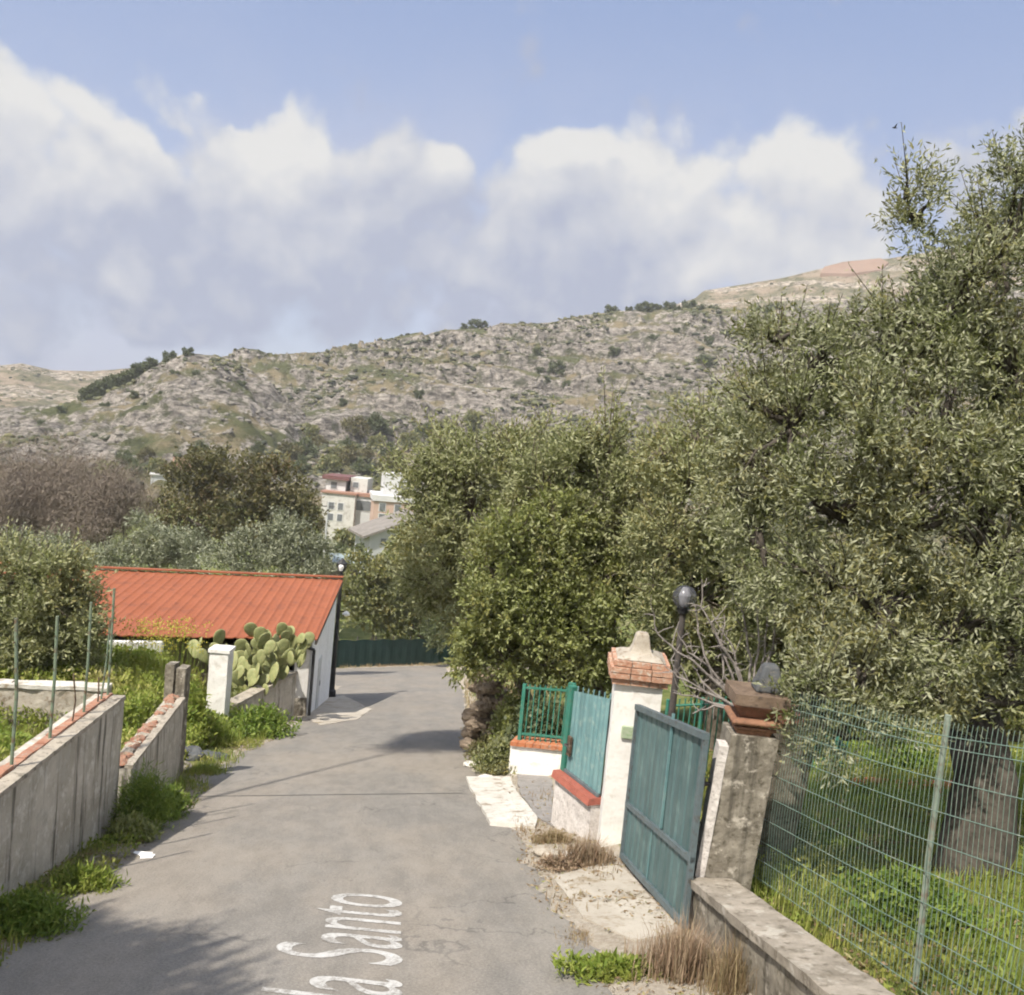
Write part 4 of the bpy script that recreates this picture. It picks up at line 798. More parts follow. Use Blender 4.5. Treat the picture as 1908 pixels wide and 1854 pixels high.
mb = MB(); mb.box(p, X_, v, -2.2, 2.2, 0, 4, -1, 2.2); mb.build('wall', M['house_grey'], t); mb = MB(); mb.box(p, X_, v, -2.5, 2.5, -.3, 4.3, 2.2, 2.4); mb.build('roof', M['house_white'], t)
# thin pale utility pole beside the cream house
b = D(603, 1045, 100); t = empty('utility_pole', b, 'thin pale pole standing before the cream house', 'pole'); mb = MB(); mb.tube([b - Z * 2, b + Z * hgt(b, 935)], [.13, .09], 8); mb.build('shaft', M['house_grey'], t)
mb = MB(); q = b + Z * (hgt(b, 935) - .5); mb.tube([q - X_ * .7, q + X_ * .7], .06, 6); mb.build('crossbar', M['iron'], t)

# ---------------------------------------------------------------- left roadside walls
def axis(B1, B2): d = B2 - B1; d = np.array([d[0], d[1], 0]); L_ = np.linalg.norm(d); X_ = d / L_; return X_, np.array([-X_[1], X_[0], 0]), L_
def wall_px(name, label, p1, p2, y1, y2, th, mat, cat='wall', step=.12, amp=.012, extend=0, seed=1, cap=None, side=1, sink=.4):
    B1, B2 = G(*p1), G(*p2); h1, h2 = hgt(B1, y1), hgt(B2, y2); X_, Y, L_ = axis(B1, B2); Y = Y * side
    if extend:
        sl = (B2 - B1) / L_; hs = (h2 - h1) / L_; B1 = B1 - sl * extend; h1 = h1 - hs * extend
    t = empty(name, B1, label, cat)
    if side > 0: P = [B1 - Z * sink, B2 - Z * sink, B1 + Y * th - Z * sink, B2 + Y * th - Z * sink, B1 + Z * h1, B2 + Z * h2, B1 + Y * th + Z * h1, B2 + Y * th + Z * h2]
    else: P = [B1 + Y * th - Z * sink, B2 + Y * th - Z * sink, B1 - Z * sink, B2 - Z * sink, B1 + Y * th + Z * h1, B2 + Y * th + Z * h2, B1 + Z * h1, B2 + Z * h2]
    mb = MB(); mb.grid_box(P, step, amp, 3., seed); mb.build('body', mat, t)
    return t, B1, B2, h1, h2, X_, Y
t, B1, B2, h1, h2, X_, Y = wall_px('concrete_wall', 'tall grey concrete wall with rusty streaks and fence posts on its orange tiled top', (0, 1690), (215, 1548), 1474, 1302, .32, M['concrete'], extend=6.5, amp=.01, seed=3)
def along(tt, off, dz): return B1 + (B2 - B1) * tt + Y * off + Z * (h1 + (h2 - h1) * tt + dz)
Lw = np.linalg.norm(B2 - B1)
mb = MB(); n = 60
for i in range(n):
    a, b = i / n, (i + 1) / n
    mb.grid_box([along(a, -.025, .0), along(b, -.025, .0), along(a, .13, .0), along(b, .13, .0), along(a, -.02, .045), along(b, -.02, .045), along(a, .13, .05), along(b, .13, .05)], .1, .012, 7, 5)
mb.build('coping', M['coping'], t)
mb = MB(); k = 0.
while k < Lw - .1:
    l = .22 + .06 * random.random(); a, b = k / Lw, min(1, (k + l - .015) / Lw); dz = .02 * random.random()
    if random.random() > .08: mb.grid_box([along(a, .13, .0), along(b, .13, .0), along(a, .245, .0), along(b, .245, .0), along(a, .135, .06 + dz), along(b, .135, .065 + dz), along(a, .24, .06 + dz), along(b, .24, .06 + dz)], .08, .012, 9, int(k * 10))
    k += l
mb.build('tile', mat_worn('old_tile', (.28, .12, .075), (.40, .215, .145), (.30, .25, .2), 6, .9, .7, 24, stain=(.33, .28, .23)), t)
mb = MB(); mb.grid_box([along(0, .245, 0), along(1, .245, 0), along(0, .36, 0), along(1, .36, 0), along(0, .245, .03), along(1, .245, .03), along(0, .36, .03), along(1, .36, .03)], .12, .012, 6, 8); mb.build('mortar', M['concrete'], t)
GP = 'green metal posts along the tall concrete wall'
for (x, yb, xt, yt, lab, r) in ((22, 1425, 30, 1152, 'nearest green post on the concrete wall, rusty at its foot', .022), (95, 1372, 107, 1148, 'second green post from the left on the concrete wall', .022), (157, 1330, 170, 1122, 'tall light green post in the middle of the wall row', .02), (190, 1312, 206, 1155, 'thin bent green post near the far end of the wall', .016), (203, 1306, 213, 1096, 'tallest dark green post at the far end of the wall', .02), (135, 1345, 137, 1255, 'short rusty rod between two green posts on the wall', .012), (182, 1315, 184, 1262, 'short grey rod near the far end of the concrete wall', .012)):
    tt = np.linspace(0, 1, 200); xs = np.array([proj(along(a, .16, .05))[0] for a in tt]); a = tt[np.argmin(abs(xs - x))]; b = along(a, .17, -.02)
    hh = hgt(b, yt); top = b + Z * hh; lean = (xt - proj(top)[0]) / F * proj(top)[2]; top = top + X_ * 0 + R.dot(np.array([lean, 0, 0]))
    tp = empty('fence_post', b, lab, 'post', GP); mb = MB(); mid = (b + top) / 2 + rng.normal(size=3) * .012
    mb.tube([b, mid, top], r * .78, 8); mb.build('rod', M['green_post'] if r > .015 else M['rust'], tp)
    if r > .015:
        mb = MB()
        for f_ in (.35, .6, .85): q = b + (top - b) * f_; mb.tube([q - X_ * (r + .012), q + X_ * (r + .012)], .006, 6)
        mb.build('wire_clip', M['rust'], tp)
        mb = MB(); mb.lathe(b, [(r * 2.2, .0), (r * 2., .035), (r * 1.2, .05)], 10); mb.build('foot', M['coping'], tp)
# second wall with broken bricks on top
t, B1, B2, h1, h2, X_, Y = wall_px('brick_topped_wall', 'lower grey wall with broken bricks and moss along its top', (238, 1535), (332, 1456), 1432, 1305, .3, M['concrete'], amp=.015, seed=8)
Lw = np.linalg.norm(B2 - B1); mb = MB(); mb2 = MB(); k = 0
while k < Lw:
    l = .1 + .12 * random.random(); a = min(1, (k + l / 2) / Lw)
    (mb if random.random() < .6 else mb2).stone(along(a, .17 + .06 * random.random() - .03, .04), 1, int(k * 31), (.06 + .05 * random.random(), .06 + .04 * random.random(), .025 + .022 * random.random()), .45)
    k += l * .6
mb.build('brick_rubble', mat_worn('old_brick', (.22, .10, .065), (.34, .19, .13), (.26, .22, .17), 7, .9, .7, 25, stain=(.2, .17, .12)), t); mb2.build('mortar_rubble', M['coping'], t)
mb = MB(); mb.grid_box([along(0, -.02, 0), along(1, -.02, 0), along(0, .09, 0), along(1, .09, 0), along(0, -.02, .05), along(1, -.02, .05), along(0, .09, .05), along(1, .09, .05)], .1, .015, 7, 3); mb.build('coping', M['coping'], t)
# broken stub pillar (two uprights) at the end of the second wall
b = G(324, 1452) + Y * .1; t = empty('brick_stub', b, 'short weathered double post where the brick topped wall ends', 'pillar'); hh = hgt(b, 1240); X2 = R.dot(np.array([1., 0, 0])); X2[2] = 0; X2 /= np.linalg.norm(X2); Y2 = np.array([-X2[1], X2[0], 0])
for (x0, x1, dh) in ((-.17, -.02, 0), (.02, .17, -.05)):
    mb = MB(); mb.grid_box([b + X2 * x + Y2 * y + Z * z for z in (-.2, hh + dh) for y in (0, .25) for x in (x0, x1)], .06, .02, 6, 4); mb.build('upright', M['stone'], t)
mb = MB(); mb.box(b, X2, Y2, -.02, .02, .05, .22, -.2, hh - .15); mb.build('infill', M['stone_dark'], t)
# white gate pillar
b = G(397, 1372); hh = hgt(b, 1212); t = empty('white_pillar', b, 'slim white plastered pillar with flaking paint in front of the prickly pear', 'pillar')
mb = MB(); mb.grid_box([b + X2 * x + Y2 * y + Z * z for z in (-.3, hh - .06) for y in (0, .42) for x in (-.22, .22)], .08, .012, 5, 6); mb.build('shaft', M['plaster'], t)
mb = MB(); mb.grid_box([b + X2 * x + Y2 * y + Z * z for z in (hh - .06, hh + .02) for y in (-.03, .45) for x in (-.25, .25)], .08, .01, 6, 7); mb.build('cap', M['plaster'], t)
# grey wall between pillar and shed
t, B1, B2, h1, h2, X_, Y = wall_px('garden_wall', 'grey wall under the prickly pear, running up to the shed', (436, 1360), (546, 1341), 1316, 1256, .3, M['concrete'], amp=.015, seed=12)
mb = MB(); mb.grid_box([along(0, -.03, 0), along(1, -.03, 0), along(0, .33, 0), along(1, .33, 0), along(0, -.03, .07), along(1, -.03, .07), along(0, .33, .07), along(1, .33, .07)], .12, .02, 6, 3); mb.build('coping', M['coping'], t)
# old pale wall inside the left meadow
t, B1, B2, h1, h2, X_, Y = wall_px('field_wall', 'old pale stone wall in the meadow behind the fence posts', (-260, 1420), (192, 1412), 1272, 1288, .3, M['rubble'], amp=.04, seed=21)
mb = MB(); mb.grid_box([along(0, -.03, 0), along(1, -.03, 0), along(0, .33, 0), along(1, .33, 0), along(0, -.03, .07), along(1, -.03, .07), along(0, .33, .07), along(1, .33, .07)], .15, .03, 5, 3); mb.build('coping', M['apron'], t)

# ---------------------------------------------------------------- shed with the red metal roof
A = G(572, 1334); Bk = G(612, 1302); dY = Bk - A; dY[2] = 0; DEP = np.linalg.norm(dY); Y = dY / DEP; best = None
tp_ = Bk + Z * hgt(Bk, 1080)
for dg_ in np.arange(-16, 16, .25):                  # front wall direction: the ridge runs to photo position (150, 1061)
    a_ = math.radians(dg_); xd = np.array([Y[1] * math.cos(a_) - -Y[0] * math.sin(a_), Y[1] * math.sin(a_) + -Y[0] * math.cos(a_), 0])
    ls = np.linspace(4, 16, 60); pj = np.array([proj(tp_ - xd * l)[:2] for l in ls]); e_ = abs(np.interp(150, pj[::-1, 0], pj[::-1, 1]) - 1061)
    if best is None or e_ < best[0]: best = (e_, xd)
X_ = best[1]
zf = hgt(A, 1186); zbk = hgt(Bk, 1084) + (Bk[2] - A[2]); LEN = 11.5
M['shed_front_shade'] = mat_worn('shed_front_shade', (.12, .095, .075), (.2, .17, .14), (.09, .07, .055), 2, .9, .4, 14)  # dark colour stands in for the shaded shed front under the eave
t = empty('farm_shed', A, 'long white shed with a bright red corrugated metal roof', 'shed')
mb = MB(); th = .25                                              # road side wall (trapezoid), back wall, left wall
mb.hexa([A + X_ * x + Y * y + Z * z for k_ in (0, 1) for y in (0, DEP) for x, z in ((-th, (-2. if k_ == 0 else (zf if y == 0 else zbk))), (0, (-2. if k_ == 0 else (zf if y == 0 else zbk))))])
sw = mb.build('wall', M['shed_white'], t)
mb = MB(); mb.box(A, X_, Y, -LEN, -th - .003, DEP - th, DEP, -2, zbk - .05); mb.build('wall', M['gap_shade'], t)
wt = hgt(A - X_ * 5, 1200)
mb = MB(); mb.grid_box([A + X_ * x + Y * y + Z * z for z in (-2., zf - .3) for y in (0.02, th) for x in (-LEN, -.62)], .3, .01, 2, 2); mb.build('wall', M['shed_front_shade'], t)
mb = MB(); mb.grid_box([A + X_ * x + Y * y + Z * z for z in (.55, zf - .28) for y in (-.04, th - .05) for x in (-.46, -.05)], .1, .01, 2, 2); mb.build('corner_pier', M['plaster'], t)
mb = MB(); mb.grid_box([A + X_ * x + Y * y + Z * z for z in (-1., .55) for y in (-.06, th - .05) for x in (-.50, -.04)], .1, .03, 5, 2); mb.build('pier_base', M['stone'], t)
mb = MB()
for i in range(6):
    x = -.9 - i * 2.1; mb.box(A, X_, Y, x - .05, x + .05, .05, .15, zf - .26, zf)
mb.build('post', M['gap_shade'], t)
# corrugated sheet
ov, pit = .32, .30; x0, x1 = -LEN - .2, .16; y0, y1 = -.42, DEP + .1; sl = (zbk - zf) / DEP; nxr = int((x1 - x0) / pit * 8)
V = []; Fs = []
for i in range(nxr + 1):
    x = x0 + (x1 - x0) * i / nxr; ph = (i % 8) / 8; zr = .024 * (1 if ph in (0, .125) else (.3 if ph in (.25, .875) else 0))
    for k_ in (0, 1): V.append(A + X_ * x + Y * (y0, y1)[k_] + Z * (zf + sl * (y0, y1)[k_] + .06 + zr))
for i in range(nxr): Fs.append((2 * i, 2 * i + 2, 2 * i + 3, 2 * i + 1))
nb = len(V); V += [v - Z * .03 for v in V]; Fs += [tuple(q + nb for q in f)[::-1] for f in Fs]
for i in range(nxr): Fs += [(2 * i + 1, 2 * i + 3, nb + 2 * i + 3, nb + 2 * i + 1), (2 * i + 2, 2 * i, nb + 2 * i, nb + 2 * i + 2)]
mb = MB(); mb.add(V, Fs); rf = mb.build('roof', M['roof_red'], t)
mb = MB(); mb.hexa([A + X_ * x + Y * y + Z * (zf + sl * y + z) for z in (-.10, .03) for y in (y0, y1) for x in (.10, .155)]); mb.build('rake_board', M['iron'], rf)
mb = MB(); mb.box(A, X_, Y, x0, x1, y1 - .12, y1 + .12, zbk + .14, zbk + .18); mb.build('ridge_cap', M['roof_red'], rf)
mb = MB(); mb.tube([A + X_ * .06 - Y * .06 + Z * (zf - .38), A + X_ * .06 - Y * .06 - Z * .25], .045, 8); mb.tube([A + X_ * .06 - Y * .06 + Z * (zf - .38), A + X_ * -.12 - Y * .1 + Z * (zf - .3)], .045, 8); mb.build('downpipe', M['black'], t)
mb = MB(); mb.box(A, X_, Y, .0, .03, 1.9, 2.5, -.6, 1.15); mb.build('door', M['house_grey'], sw)
mb = MB(); mb.box(A, X_, Y, .03, .05, 2.38, 2.42, .2, .35); mb.build('handle', M['iron'], sw.children[0])
q = A - X_ * 4.0 - Y * .9; t = empty('white_wall', q, 'low white wall in the meadow, just in front of the shed with the red roof', 'wall'); mb = MB(); pr_ = A - X_ * 6 - Y * .9; zt = pr_[2] + hgt(pr_, 1193) - q[2]
mb.grid_box([q + X_ * x + Y * y + Z * z for z in (-1.5, zt) for y in (-.1, .1) for x in (-LEN + 3.4, .2)], .25, .03, 2, 62); mb.build('body', M['plaster'], t)
# lamp post at the shed's far corner
b = G(617, 1299); t = empty('lamp_post', b, 'black lamp post with a lantern at the far corner of the shed', 'lamp post'); hh = hgt(b, 1066)
mb = MB(); mb.lathe(b, [(.16, -.2), (.16, .25), (.1, .3), (.085, 1.5), (.07, hh - .1), (.05, hh)], 12); mb.build('pole', M['black'], t, smooth=False)
mb = MB(); mb.lathe(b + Z * hh, [(.06, 0), (.13, .04), (.2, .32), (.03, .5), (.0, .52)], 8); la = mb.build('lantern', M['black'], t)
mb = MB(); mb.lathe(b + Z * (hh + .06), [(.06, 0), (.09, .1), (.1, .18), (.05, .24)], 10); mb.v = [tuple(np.array(v) + R.dot(np.array([0, 0, .13]))) for v in mb.v]; mb.build('bulb_glass', M['paper'], la)
q = b + Z * hgt(b, 1140); mb = MB(); mb.tube([q - R.dot(np.array([.0, 0, 0])), q + R.dot(np.array([.28, .03, 0]))], .02, 6); ar = mb.build('side_arm', M['black'], t)
mb = MB(); mb.lathe(q + R.dot(np.array([.28, -.09, 0])), [(.03, -.06), (.13, -.03), (.13, .04), (.04, .12)], 10); mb.build('side_lamp', M['paper'], ar)

# ---------------------------------------------------------------- dark screen fence at the road end
a, b = G(590, 1246), G(850, 1236); t = empty('screen_fence', a, 'dark green mesh screen fence closing off the road end', 'fence'); X_, Y, L_ = axis(a, b)
ns = 8
for i in range(ns + 1):
    q = a + (b - a) * i / ns; mb = MB(); mb.tube([q - Z * .3, q + Z * 1.95], .04, 6); mb.build('post', M['iron'], t)
mb = MB(); n = 60
for k_ in range(2):
    for i in range(n + 1):
        q = a + (b - a) * i / n
        for j in range(5): mb.v.append(tuple(q + Y * (-.06 + .012 * math.sin(i * 1.7) - k_ * .012) + Z * (j / 4 * 1.8 - .05 + .04 * math.sin(i * .8))))
for k_ in range(2):
    for i in range(n):
        for j in range(4): o_ = k_ * (n + 1) * 5; mb.f.append((o_ + i * 5 + j, o_ + (i + 1) * 5 + j, o_ + (i + 1) * 5 + j + 1, o_ + i * 5 + j + 1))
mb.build('screen_cloth', M['screen'], t)

# ---------------------------------------------------------------- prickly pear
b = gpx(470, 1330); t = empty('prickly_pear', b, 'sprawling prickly pear cactus with pale green pads beside the white pillar', 'cactus')
V, Fc = ICO2; q = V.copy(); q[:, 0] *= .46 * (1 + .3 * V[:, 2]); q[:, 1] *= .09; q[:, 2] *= .72; pm = raw_mesh('pad', q, Fc, None, True); pm.materials.append(M['pad'])
pads = [(470, 1175), (485, 1184), (503, 1187), (524, 1172), (537, 1178), (512, 1198), (546, 1196), (560, 1190), (572, 1192), (448, 1206), (463, 1210), (480, 1202), (495, 1210), (527, 1206), (540, 1210), (452, 1226), (470, 1228), (487, 1224), (503, 1222), (518, 1220), (531, 1216), (440, 1246), (458, 1244), (477, 1240), (496, 1240), (510, 1234), (444, 1264), (437, 1280), (432, 1294), (470, 1262), (466, 1280), (480, 1274), (455, 1290), (445, 1300), (462, 1302), (408, 1190), (372, 1200), (378, 1222), (425, 1215), (432, 1232), (420, 1250), (478, 1292), (490, 1258), (500, 1262), (525, 1232), (540, 1226), (555, 1212), (566, 1204), (520, 1246), (510, 1252)]
for i, (x, y) in enumerate(pads + [(x + rng.normal() * 9, y + 5 + abs(rng.normal()) * 6) for x, y in pads]):
    dep = 23.9 + rng.random() * 1.5; p = D(x, y, dep)
    if p[2] < b[2] - .2: p[2] = b[2] + .1
    o = bpy.data.objects.new('pad', pm); col.objects.link(o); o.parent = t; o.location = tuple(p - b)
    sz = .28 + .12 * rng.random(); o.scale = (sz, sz, sz); o.rotation_euler = ((rng.random() - .5) * .9, (rng.random() - .5) * 1.5 + (x - 480) / 110, (rng.random() - .5) * 2.2)
mb = MB()
for (x, y) in [(450, 1230), (470, 1225), (490, 1215), (515, 1210), (440, 1270), (480, 1265)]: limb(mb, b - Z * .1 + rng.normal(size=3) * np.array([.25, .2, 0]), D(x, y, 25.2), .1, .06, 5, .15)
mb.build('stem', M['bark'], t)

# ---------------------------------------------------------------- right side: entrance, pillars, gate
CXh = R.dot(np.array([1., 0, 0])); CXh[2] = 0; CXh /= np.linalg.norm(CXh); CYh = np.array([-CXh[1], CXh[0], 0])
# low white return wall with a terracotta coping
t, B1, B2, h1, h2, X_, Y = wall_px('low_white_wall', 'low bright white wall with an orange tile coping', (946, 1446), (1046, 1452), 1388, 1398, .22, M['plaster'], amp=.004, seed=31)
mb = MB(); n = 7
for i in range(n):
    a_, b_ = i / n + .004, (i + 1) / n - .004; mb.grid_box([along(a_, -.05, 0), along(b_, -.05, 0), along(a_, .27, 0), along(b_, .27, 0), along(a_, -.05, .07), along(b_, -.05, .07), along(a_, .27, .09), along(b_, .27, .09)], .08, .006, 8, i)
mb.build('coping', M['brick_orange'], t)
mb = MB(); mb.grid_box([B1 + X_ * x + Y * y + Z * z for z in (-.3, .06) for y in (-.04, .0) for x in (0, 1.05)], .1, .012, 6, 2); mb.build('plinth', M['concrete'], t)
rb = along(0, .1, .09); t = empty('green_railing', rb, 'green iron railing standing on the low white wall', 'railing')
hr = 1.0; L0 = np.linalg.norm(B2 - B1)
mb = MB(); mb.box(along(.12, .1, .02), X_, Y, -.03, .03, -.03, .03, 0, hr + .05); mb.build('post', M['green_paint'], t)
mb = MB(); mb.box(along(1.0, .08, .0), X_, Y, -.06, .06, -.05, .05, -.55, hr + .15); mb.build('post', M['green_paint'], t)
for z in (.12, hr - .06):
    mb = MB(); a_, b_ = along(.15, .1, z + .05), along(.97, .1, z + .05); mb.hexa([p + Y * y + Z * q for q in (0, .035) for y in (-.015, .015) for p in (a_, b_)]); mb.build('rail', M['green_paint'], t)
for i in range(1, 9):
    mb = MB(); q = along(.12 + .88 * i / 9, .1, .05); mb.box(q, X_, Y, -.009, .009, -.009, .009, 0, hr + .02); mb.build('bar', M['green_paint'], t)
# rough stucco wall with red coping, teal sheet panel above
t, B1, B2, h1, h2, X_, Y = wall_px('stucco_wall', 'short rough stucco wall with a dark red coping under the teal panel', (1026, 1540), (1094, 1570), 1447, 1500, .24, M['stucco'], amp=.012, step=.06, seed=33, side=1)
mb = MB(); mb.grid_box([along(-.02, -.06, 0), along(1.02, -.06, 0), along(-.02, .28, 0), along(1.02, .28, 0), along(-.02, -.04, .085), along(1.02, -.04, .085), along(-.02, .26, .085), along(1.02, .26, .085)], .1, .006, 6, 2); mb.build('coping', M['terracotta_red'], t)
pb_ = along(0, .12, .085); t = empty('sheet_panel', pb_, 'light teal sheet metal panel with a barred top between green post and white pillar', 'fence panel')
Lp = np.linalg.norm(B2 - B1); hp1 = hgt(along(.1, .1, .085), 1290); hp2 = hgt(along(1.0, .1, .085), 1302)
mb = MB(); n = 36; V = []
for i in range(n + 1):
    f_ = .08 + .94 * i / n; dy = .012 * (1 if (i // 2) % 2 else 0)
    for y_ in (dy, dy + .006):
        for z_ in (.04, hp1 + (hp2 - hp1) * f_): V.append(along(f_, .1 + y_, .085) + Z * z_)
Fs = []
for i in range(n): o_ = i * 4; Fs += [(o_, o_ + 4, o_ + 5, o_ + 1), (o_ + 2, o_ + 3, o_ + 7, o_ + 6), (o_ + 1, o_ + 5, o_ + 7, o_ + 3)]
mb.add(V, Fs); mb.build('sheet', M['teal_light'], t)
mb = MB(); q = along(.02, .12, .085); mb.box(q, X_, Y, -.05, .05, -.05, .05, -.05, hp1 + .06); mb.build('post', M['green_paint'], t)
for z in (.02, ):
    mb = MB(); a_, b_ = along(.06, .1, .09), along(1.0, .1, .09); mb.hexa([p + Y * y + Z * q for q in (0, .04) for y in (-.03, .0) for p in (a_, b_)]); mb.build('rail', M['teal_frame'], t)
for i in range(7):
    f_ = .12 + i * .14; mb = MB(); q = along(f_, .135, .085) + Z * (hp1 + (hp2 - hp1) * f_ - .2); mb.tube([q, q + Z * .26], .011, 6); mb.build('bar', M['teal_light'], t)
mb = MB(); q = along(.17, .08, .085); mb.box(q, X_, Y, -.04, .04, -.03, .0, .25, .5); lk = mb.build('lock_box', M['rust'], t)
mb = MB(); mb.tube([q - Y * .03 + Z * .4, q - Y * .09 + Z * .4, q - Y * .09 + Z * .4 + X_ * .11], .012, 6); mb.build('handle', M['iron'], lk)

# white pillar with brick cap
def pillar_frame(px, py, yaw=0):
    b = G(px, py); a = math.radians(yaw); X_ = CXh * math.cos(a) + CYh * math.sin(a); return b, X_, np.array([-X_[1], X_[0], 0])
b, X_, Y = pillar_frame(1158, 1584, -4); hw = .27; b = b + Y * hw
zc = hgt(b - Y * hw, 1278); t = empty('white_pillar', b, 'white gate pillar with an orange brick cap and stone finial', 'pillar')
mb = MB(); mb.grid_box([b + X_ * x + Y * y + Z * z for z in (-.4, zc) for y in (-hw, hw) for x in (-hw, hw)], .1, .008, 4, 41); mb.build('shaft', M['plaster'], t)
zk = zc; mb = MB()
for r_, dz, off in ((.05, .075, 0), (.085, .07, 1), (.085, .07, 0), (.055, .07, 1)):
    w_ = hw + r_; nb_ = 3
    for side in range(4):
        a0 = [X_, Y, -X_, -Y][side]; n0 = [-Y, X_, Y, -X_][side]
        for i in range(nb_):
            l0 = -w_ + 2 * w_ * i / nb_ + .006; l1 = -w_ + 2 * w_ * (i + 1) / nb_ - .006
            if i == nb_ - 1: l1 -= .11
            mb.grid_box([b + a0 * x - n0 * -1 * 0 + n0 * y + Z * z for z in (zk + .004, zk + dz - .006) for y in (w_, w_ - .12) for x in ((l0 if i else l0), l1)], .07, .007, 9, side * 5 + i + off)
    zk += dz
mb.build('brick_cap', mat_worn('brick_salmon', (.36, .17, .105), (.50, .30, .21), (.55, .45, .36), 9, .9, .8, 24, stain=(.48, .42, .35)), t)
mb = MB(); mb.box(b, X_, Y, -hw - .03, hw + .03, -hw - .03, hw + .03, zc + .002, zk - .01); mb.build('cap_core', M['coping'], t)
mb = MB(); mb.sqlathe(b, X_, Y, [(hw + .02, zk), (hw - .04, zk + .03), (.13, zk + .06), (.105, zk + .12), (.075, zk + .27), (.05, zk + .29)]); mb.build('finial', M['rubble'], t, bevel=.02)
mb = MB(); q = b - Y * hw + Z * hgt(b - Y * hw, 1366) + X_ * .02; mb.box(q, X_, Y, -.17, .04, -.035, -.006, -.07, .08); pl = mb.build('number_plate', M['plaque'], t, bevel=.01)

# old stone pillar at the near end of the gate
b, X_, Y = pillar_frame(1338, 1735, -3); hw = .2; b = b + Y * hw; LEAN = .07
zc = hgt(b - Y * hw, 1372); t = empty('stone_pillar', b, 'old mottled stone gate pillar with a moulded terracotta capital', 'pillar')
mb = MB(); mb.grid_box([b + X_ * x + Y * y + Z * z for z in (-.4, zc) for y in (-hw, hw) for x in (-hw, hw)], .05, .02, 5, 43); mb.shear(b, LEAN, CXh).build('shaft', M['stone'], t)
mb = MB(); mb.sqlathe(b, X_, Y, [(hw - .06, zc - .01), (hw - .05, zc + .04), (hw - .02, zc + .05), (hw - .02, zc + .07), (hw - .06, zc + .075)]); mb.sqlathe(b, X_, Y, [(hw - .07, zc + .076), (hw + .0, zc + .09), (hw + .015, zc + .115), (hw + .0, zc + .14), (hw - .06, zc + .15)]); mb.shear(b, LEAN, CXh).build('torus_moulding', mat_worn('brick_ring', (.19, .095, .058), (.29, .155, .095), (.12, .075, .05), 9, .8, .5, 30), t, bevel=.012)  # capital rings in a dull orange-brown brick colour
mb = MB(); mb.sqlathe(b, X_, Y, [(hw - .06, zc + .151), (hw - .04, zc + .18), (hw + .0, zc + .23), (hw + .025, zc + .255), (hw + .025, zc + .27)]); mb.shear(b, LEAN, CXh).build('flared_moulding', M['terracotta'], t, bevel=.01)
mb = MB(); mb.grid_box([b + X_ * x + Y * y + Z * z for z in (zc + .271, zc + .36) for y in (-hw - .03, hw + .03) for x in (-hw - .03, hw + .025)], .06, .012, 6, 6); mb.shear(b, LEAN, CXh).build('cap_slab', mat_worn('cap_brown', (.12, .085, .06), (.2, .145, .105), (.08, .06, .05), 7, .9, .8, 20), t)
mb = MB(); q = b + X_ * .07; mb.sqlathe(q, X_, Y, [(.115, zc + .362), (.11, zc + .42), (.10, zc + .44), (.088, zc + .5), (.068, zc + .57), (.05, zc + .60)]); mb.shear(b, LEAN, CXh).build('top_stone', M['stone_grey'], t, bevel=.02)
mb = MB(); mb.grid_box([b - X_ * (hw + .002) - X_ * x + Y * y + Z * z for z in (-.3, zc - .1) for y in (-hw - .01, -hw + .16) for x in (.08, .0)], .05, .008, 6, 9); mb.shear(b, LEAN, CXh).build('jamb', M['stucco'], t)
for f_ in (1450, 1525, 1560):
    z = hgt(b - Y * hw, f_ + 20); mb = MB(); q = b - X_ * (hw + .1) - Y * .16 + Z * z; mb.tube([q, q - X_ * .05], .02, 8); mb.tube([q - X_ * .05 - Z * .05, q - X_ * .05 + Z * .05], .017, 8); mb.shear(b, LEAN, CXh).build('hinge', M['iron'], t)
# darker second pillar behind
b, X_, Y = pillar_frame(1432, 1662, 0); hw = .17; b = b + Y * .2; z2 = hgt(b - Y * hw, 1350)
t = empty('stone_pillar', b, 'dark shaded stone pillar tucked behind the mottled gate pillar', 'pillar')
mb = MB(); mb.grid_box([b + X_ * x + Y * y + Z * z for z in (-.4, z2) for y in (-hw, hw) for x in (-hw, hw)], .06, .03, 5, 44); mb.shear(b, LEAN, CXh).build('shaft', M['stone_dark'], t)
mb = MB(); mb.grid_box([b + X_ * x + Y * y + Z * z for z in (z2, z2 + .1) for y in (-hw - .03, hw + .03) for x in (-hw - .03, hw + .03)], .06, .015, 6, 5); mb.shear(b, LEAN, CXh).build('cap', M['terracotta'], t)

# teal sheet metal gate
g1, g2 = G(1157, 1612), G(1276, 1742); X_, Y, Lg = axis(g1, g2); g1 = g1 + Z * .09; g2 = g2 + Z * .05
t1, t2 = hgt(g1, 1312), hgt(g2, 1366); t = empty('metal_gate', g2, 'large teal sheet metal gate with a grey frame, beside the white pillar', 'gate')
def gq(f_, z, y=0): return g1 + (g2 - g1) * f_ + Z * (z * (t1 + (t2 - t1) * f_)) + Y * y
mb = MB(); n = 96; V = []; Fs = []
for i in range(n + 1):
    dy = .012 * (1 if (i % 8) < 2 else 0)
    for y in (dy, dy + .005):
        for z in (.02, .5, .98): V.append(gq(i / n, z, y - .004 * math.sin(i * .23) * (z == .5)))
for i in range(n):
    o_ = i * 6
    for z in (0, 1): Fs += [(o_ + z, o_ + 6 + z, o_ + 7 + z, o_ + 1 + z), (o_ + 3 + z, o_ + 4 + z, o_ + 10 + z, o_ + 9 + z)]
mb.add(V, Fs); mb.build('sheet', M['teal'], t)
side = 1 if (gq(.5, .5, 1) - CAM).dot(gq(.5, .5, 1) - CAM) < (gq(.5, .5) - CAM).dot(gq(.5, .5) - CAM) else -1
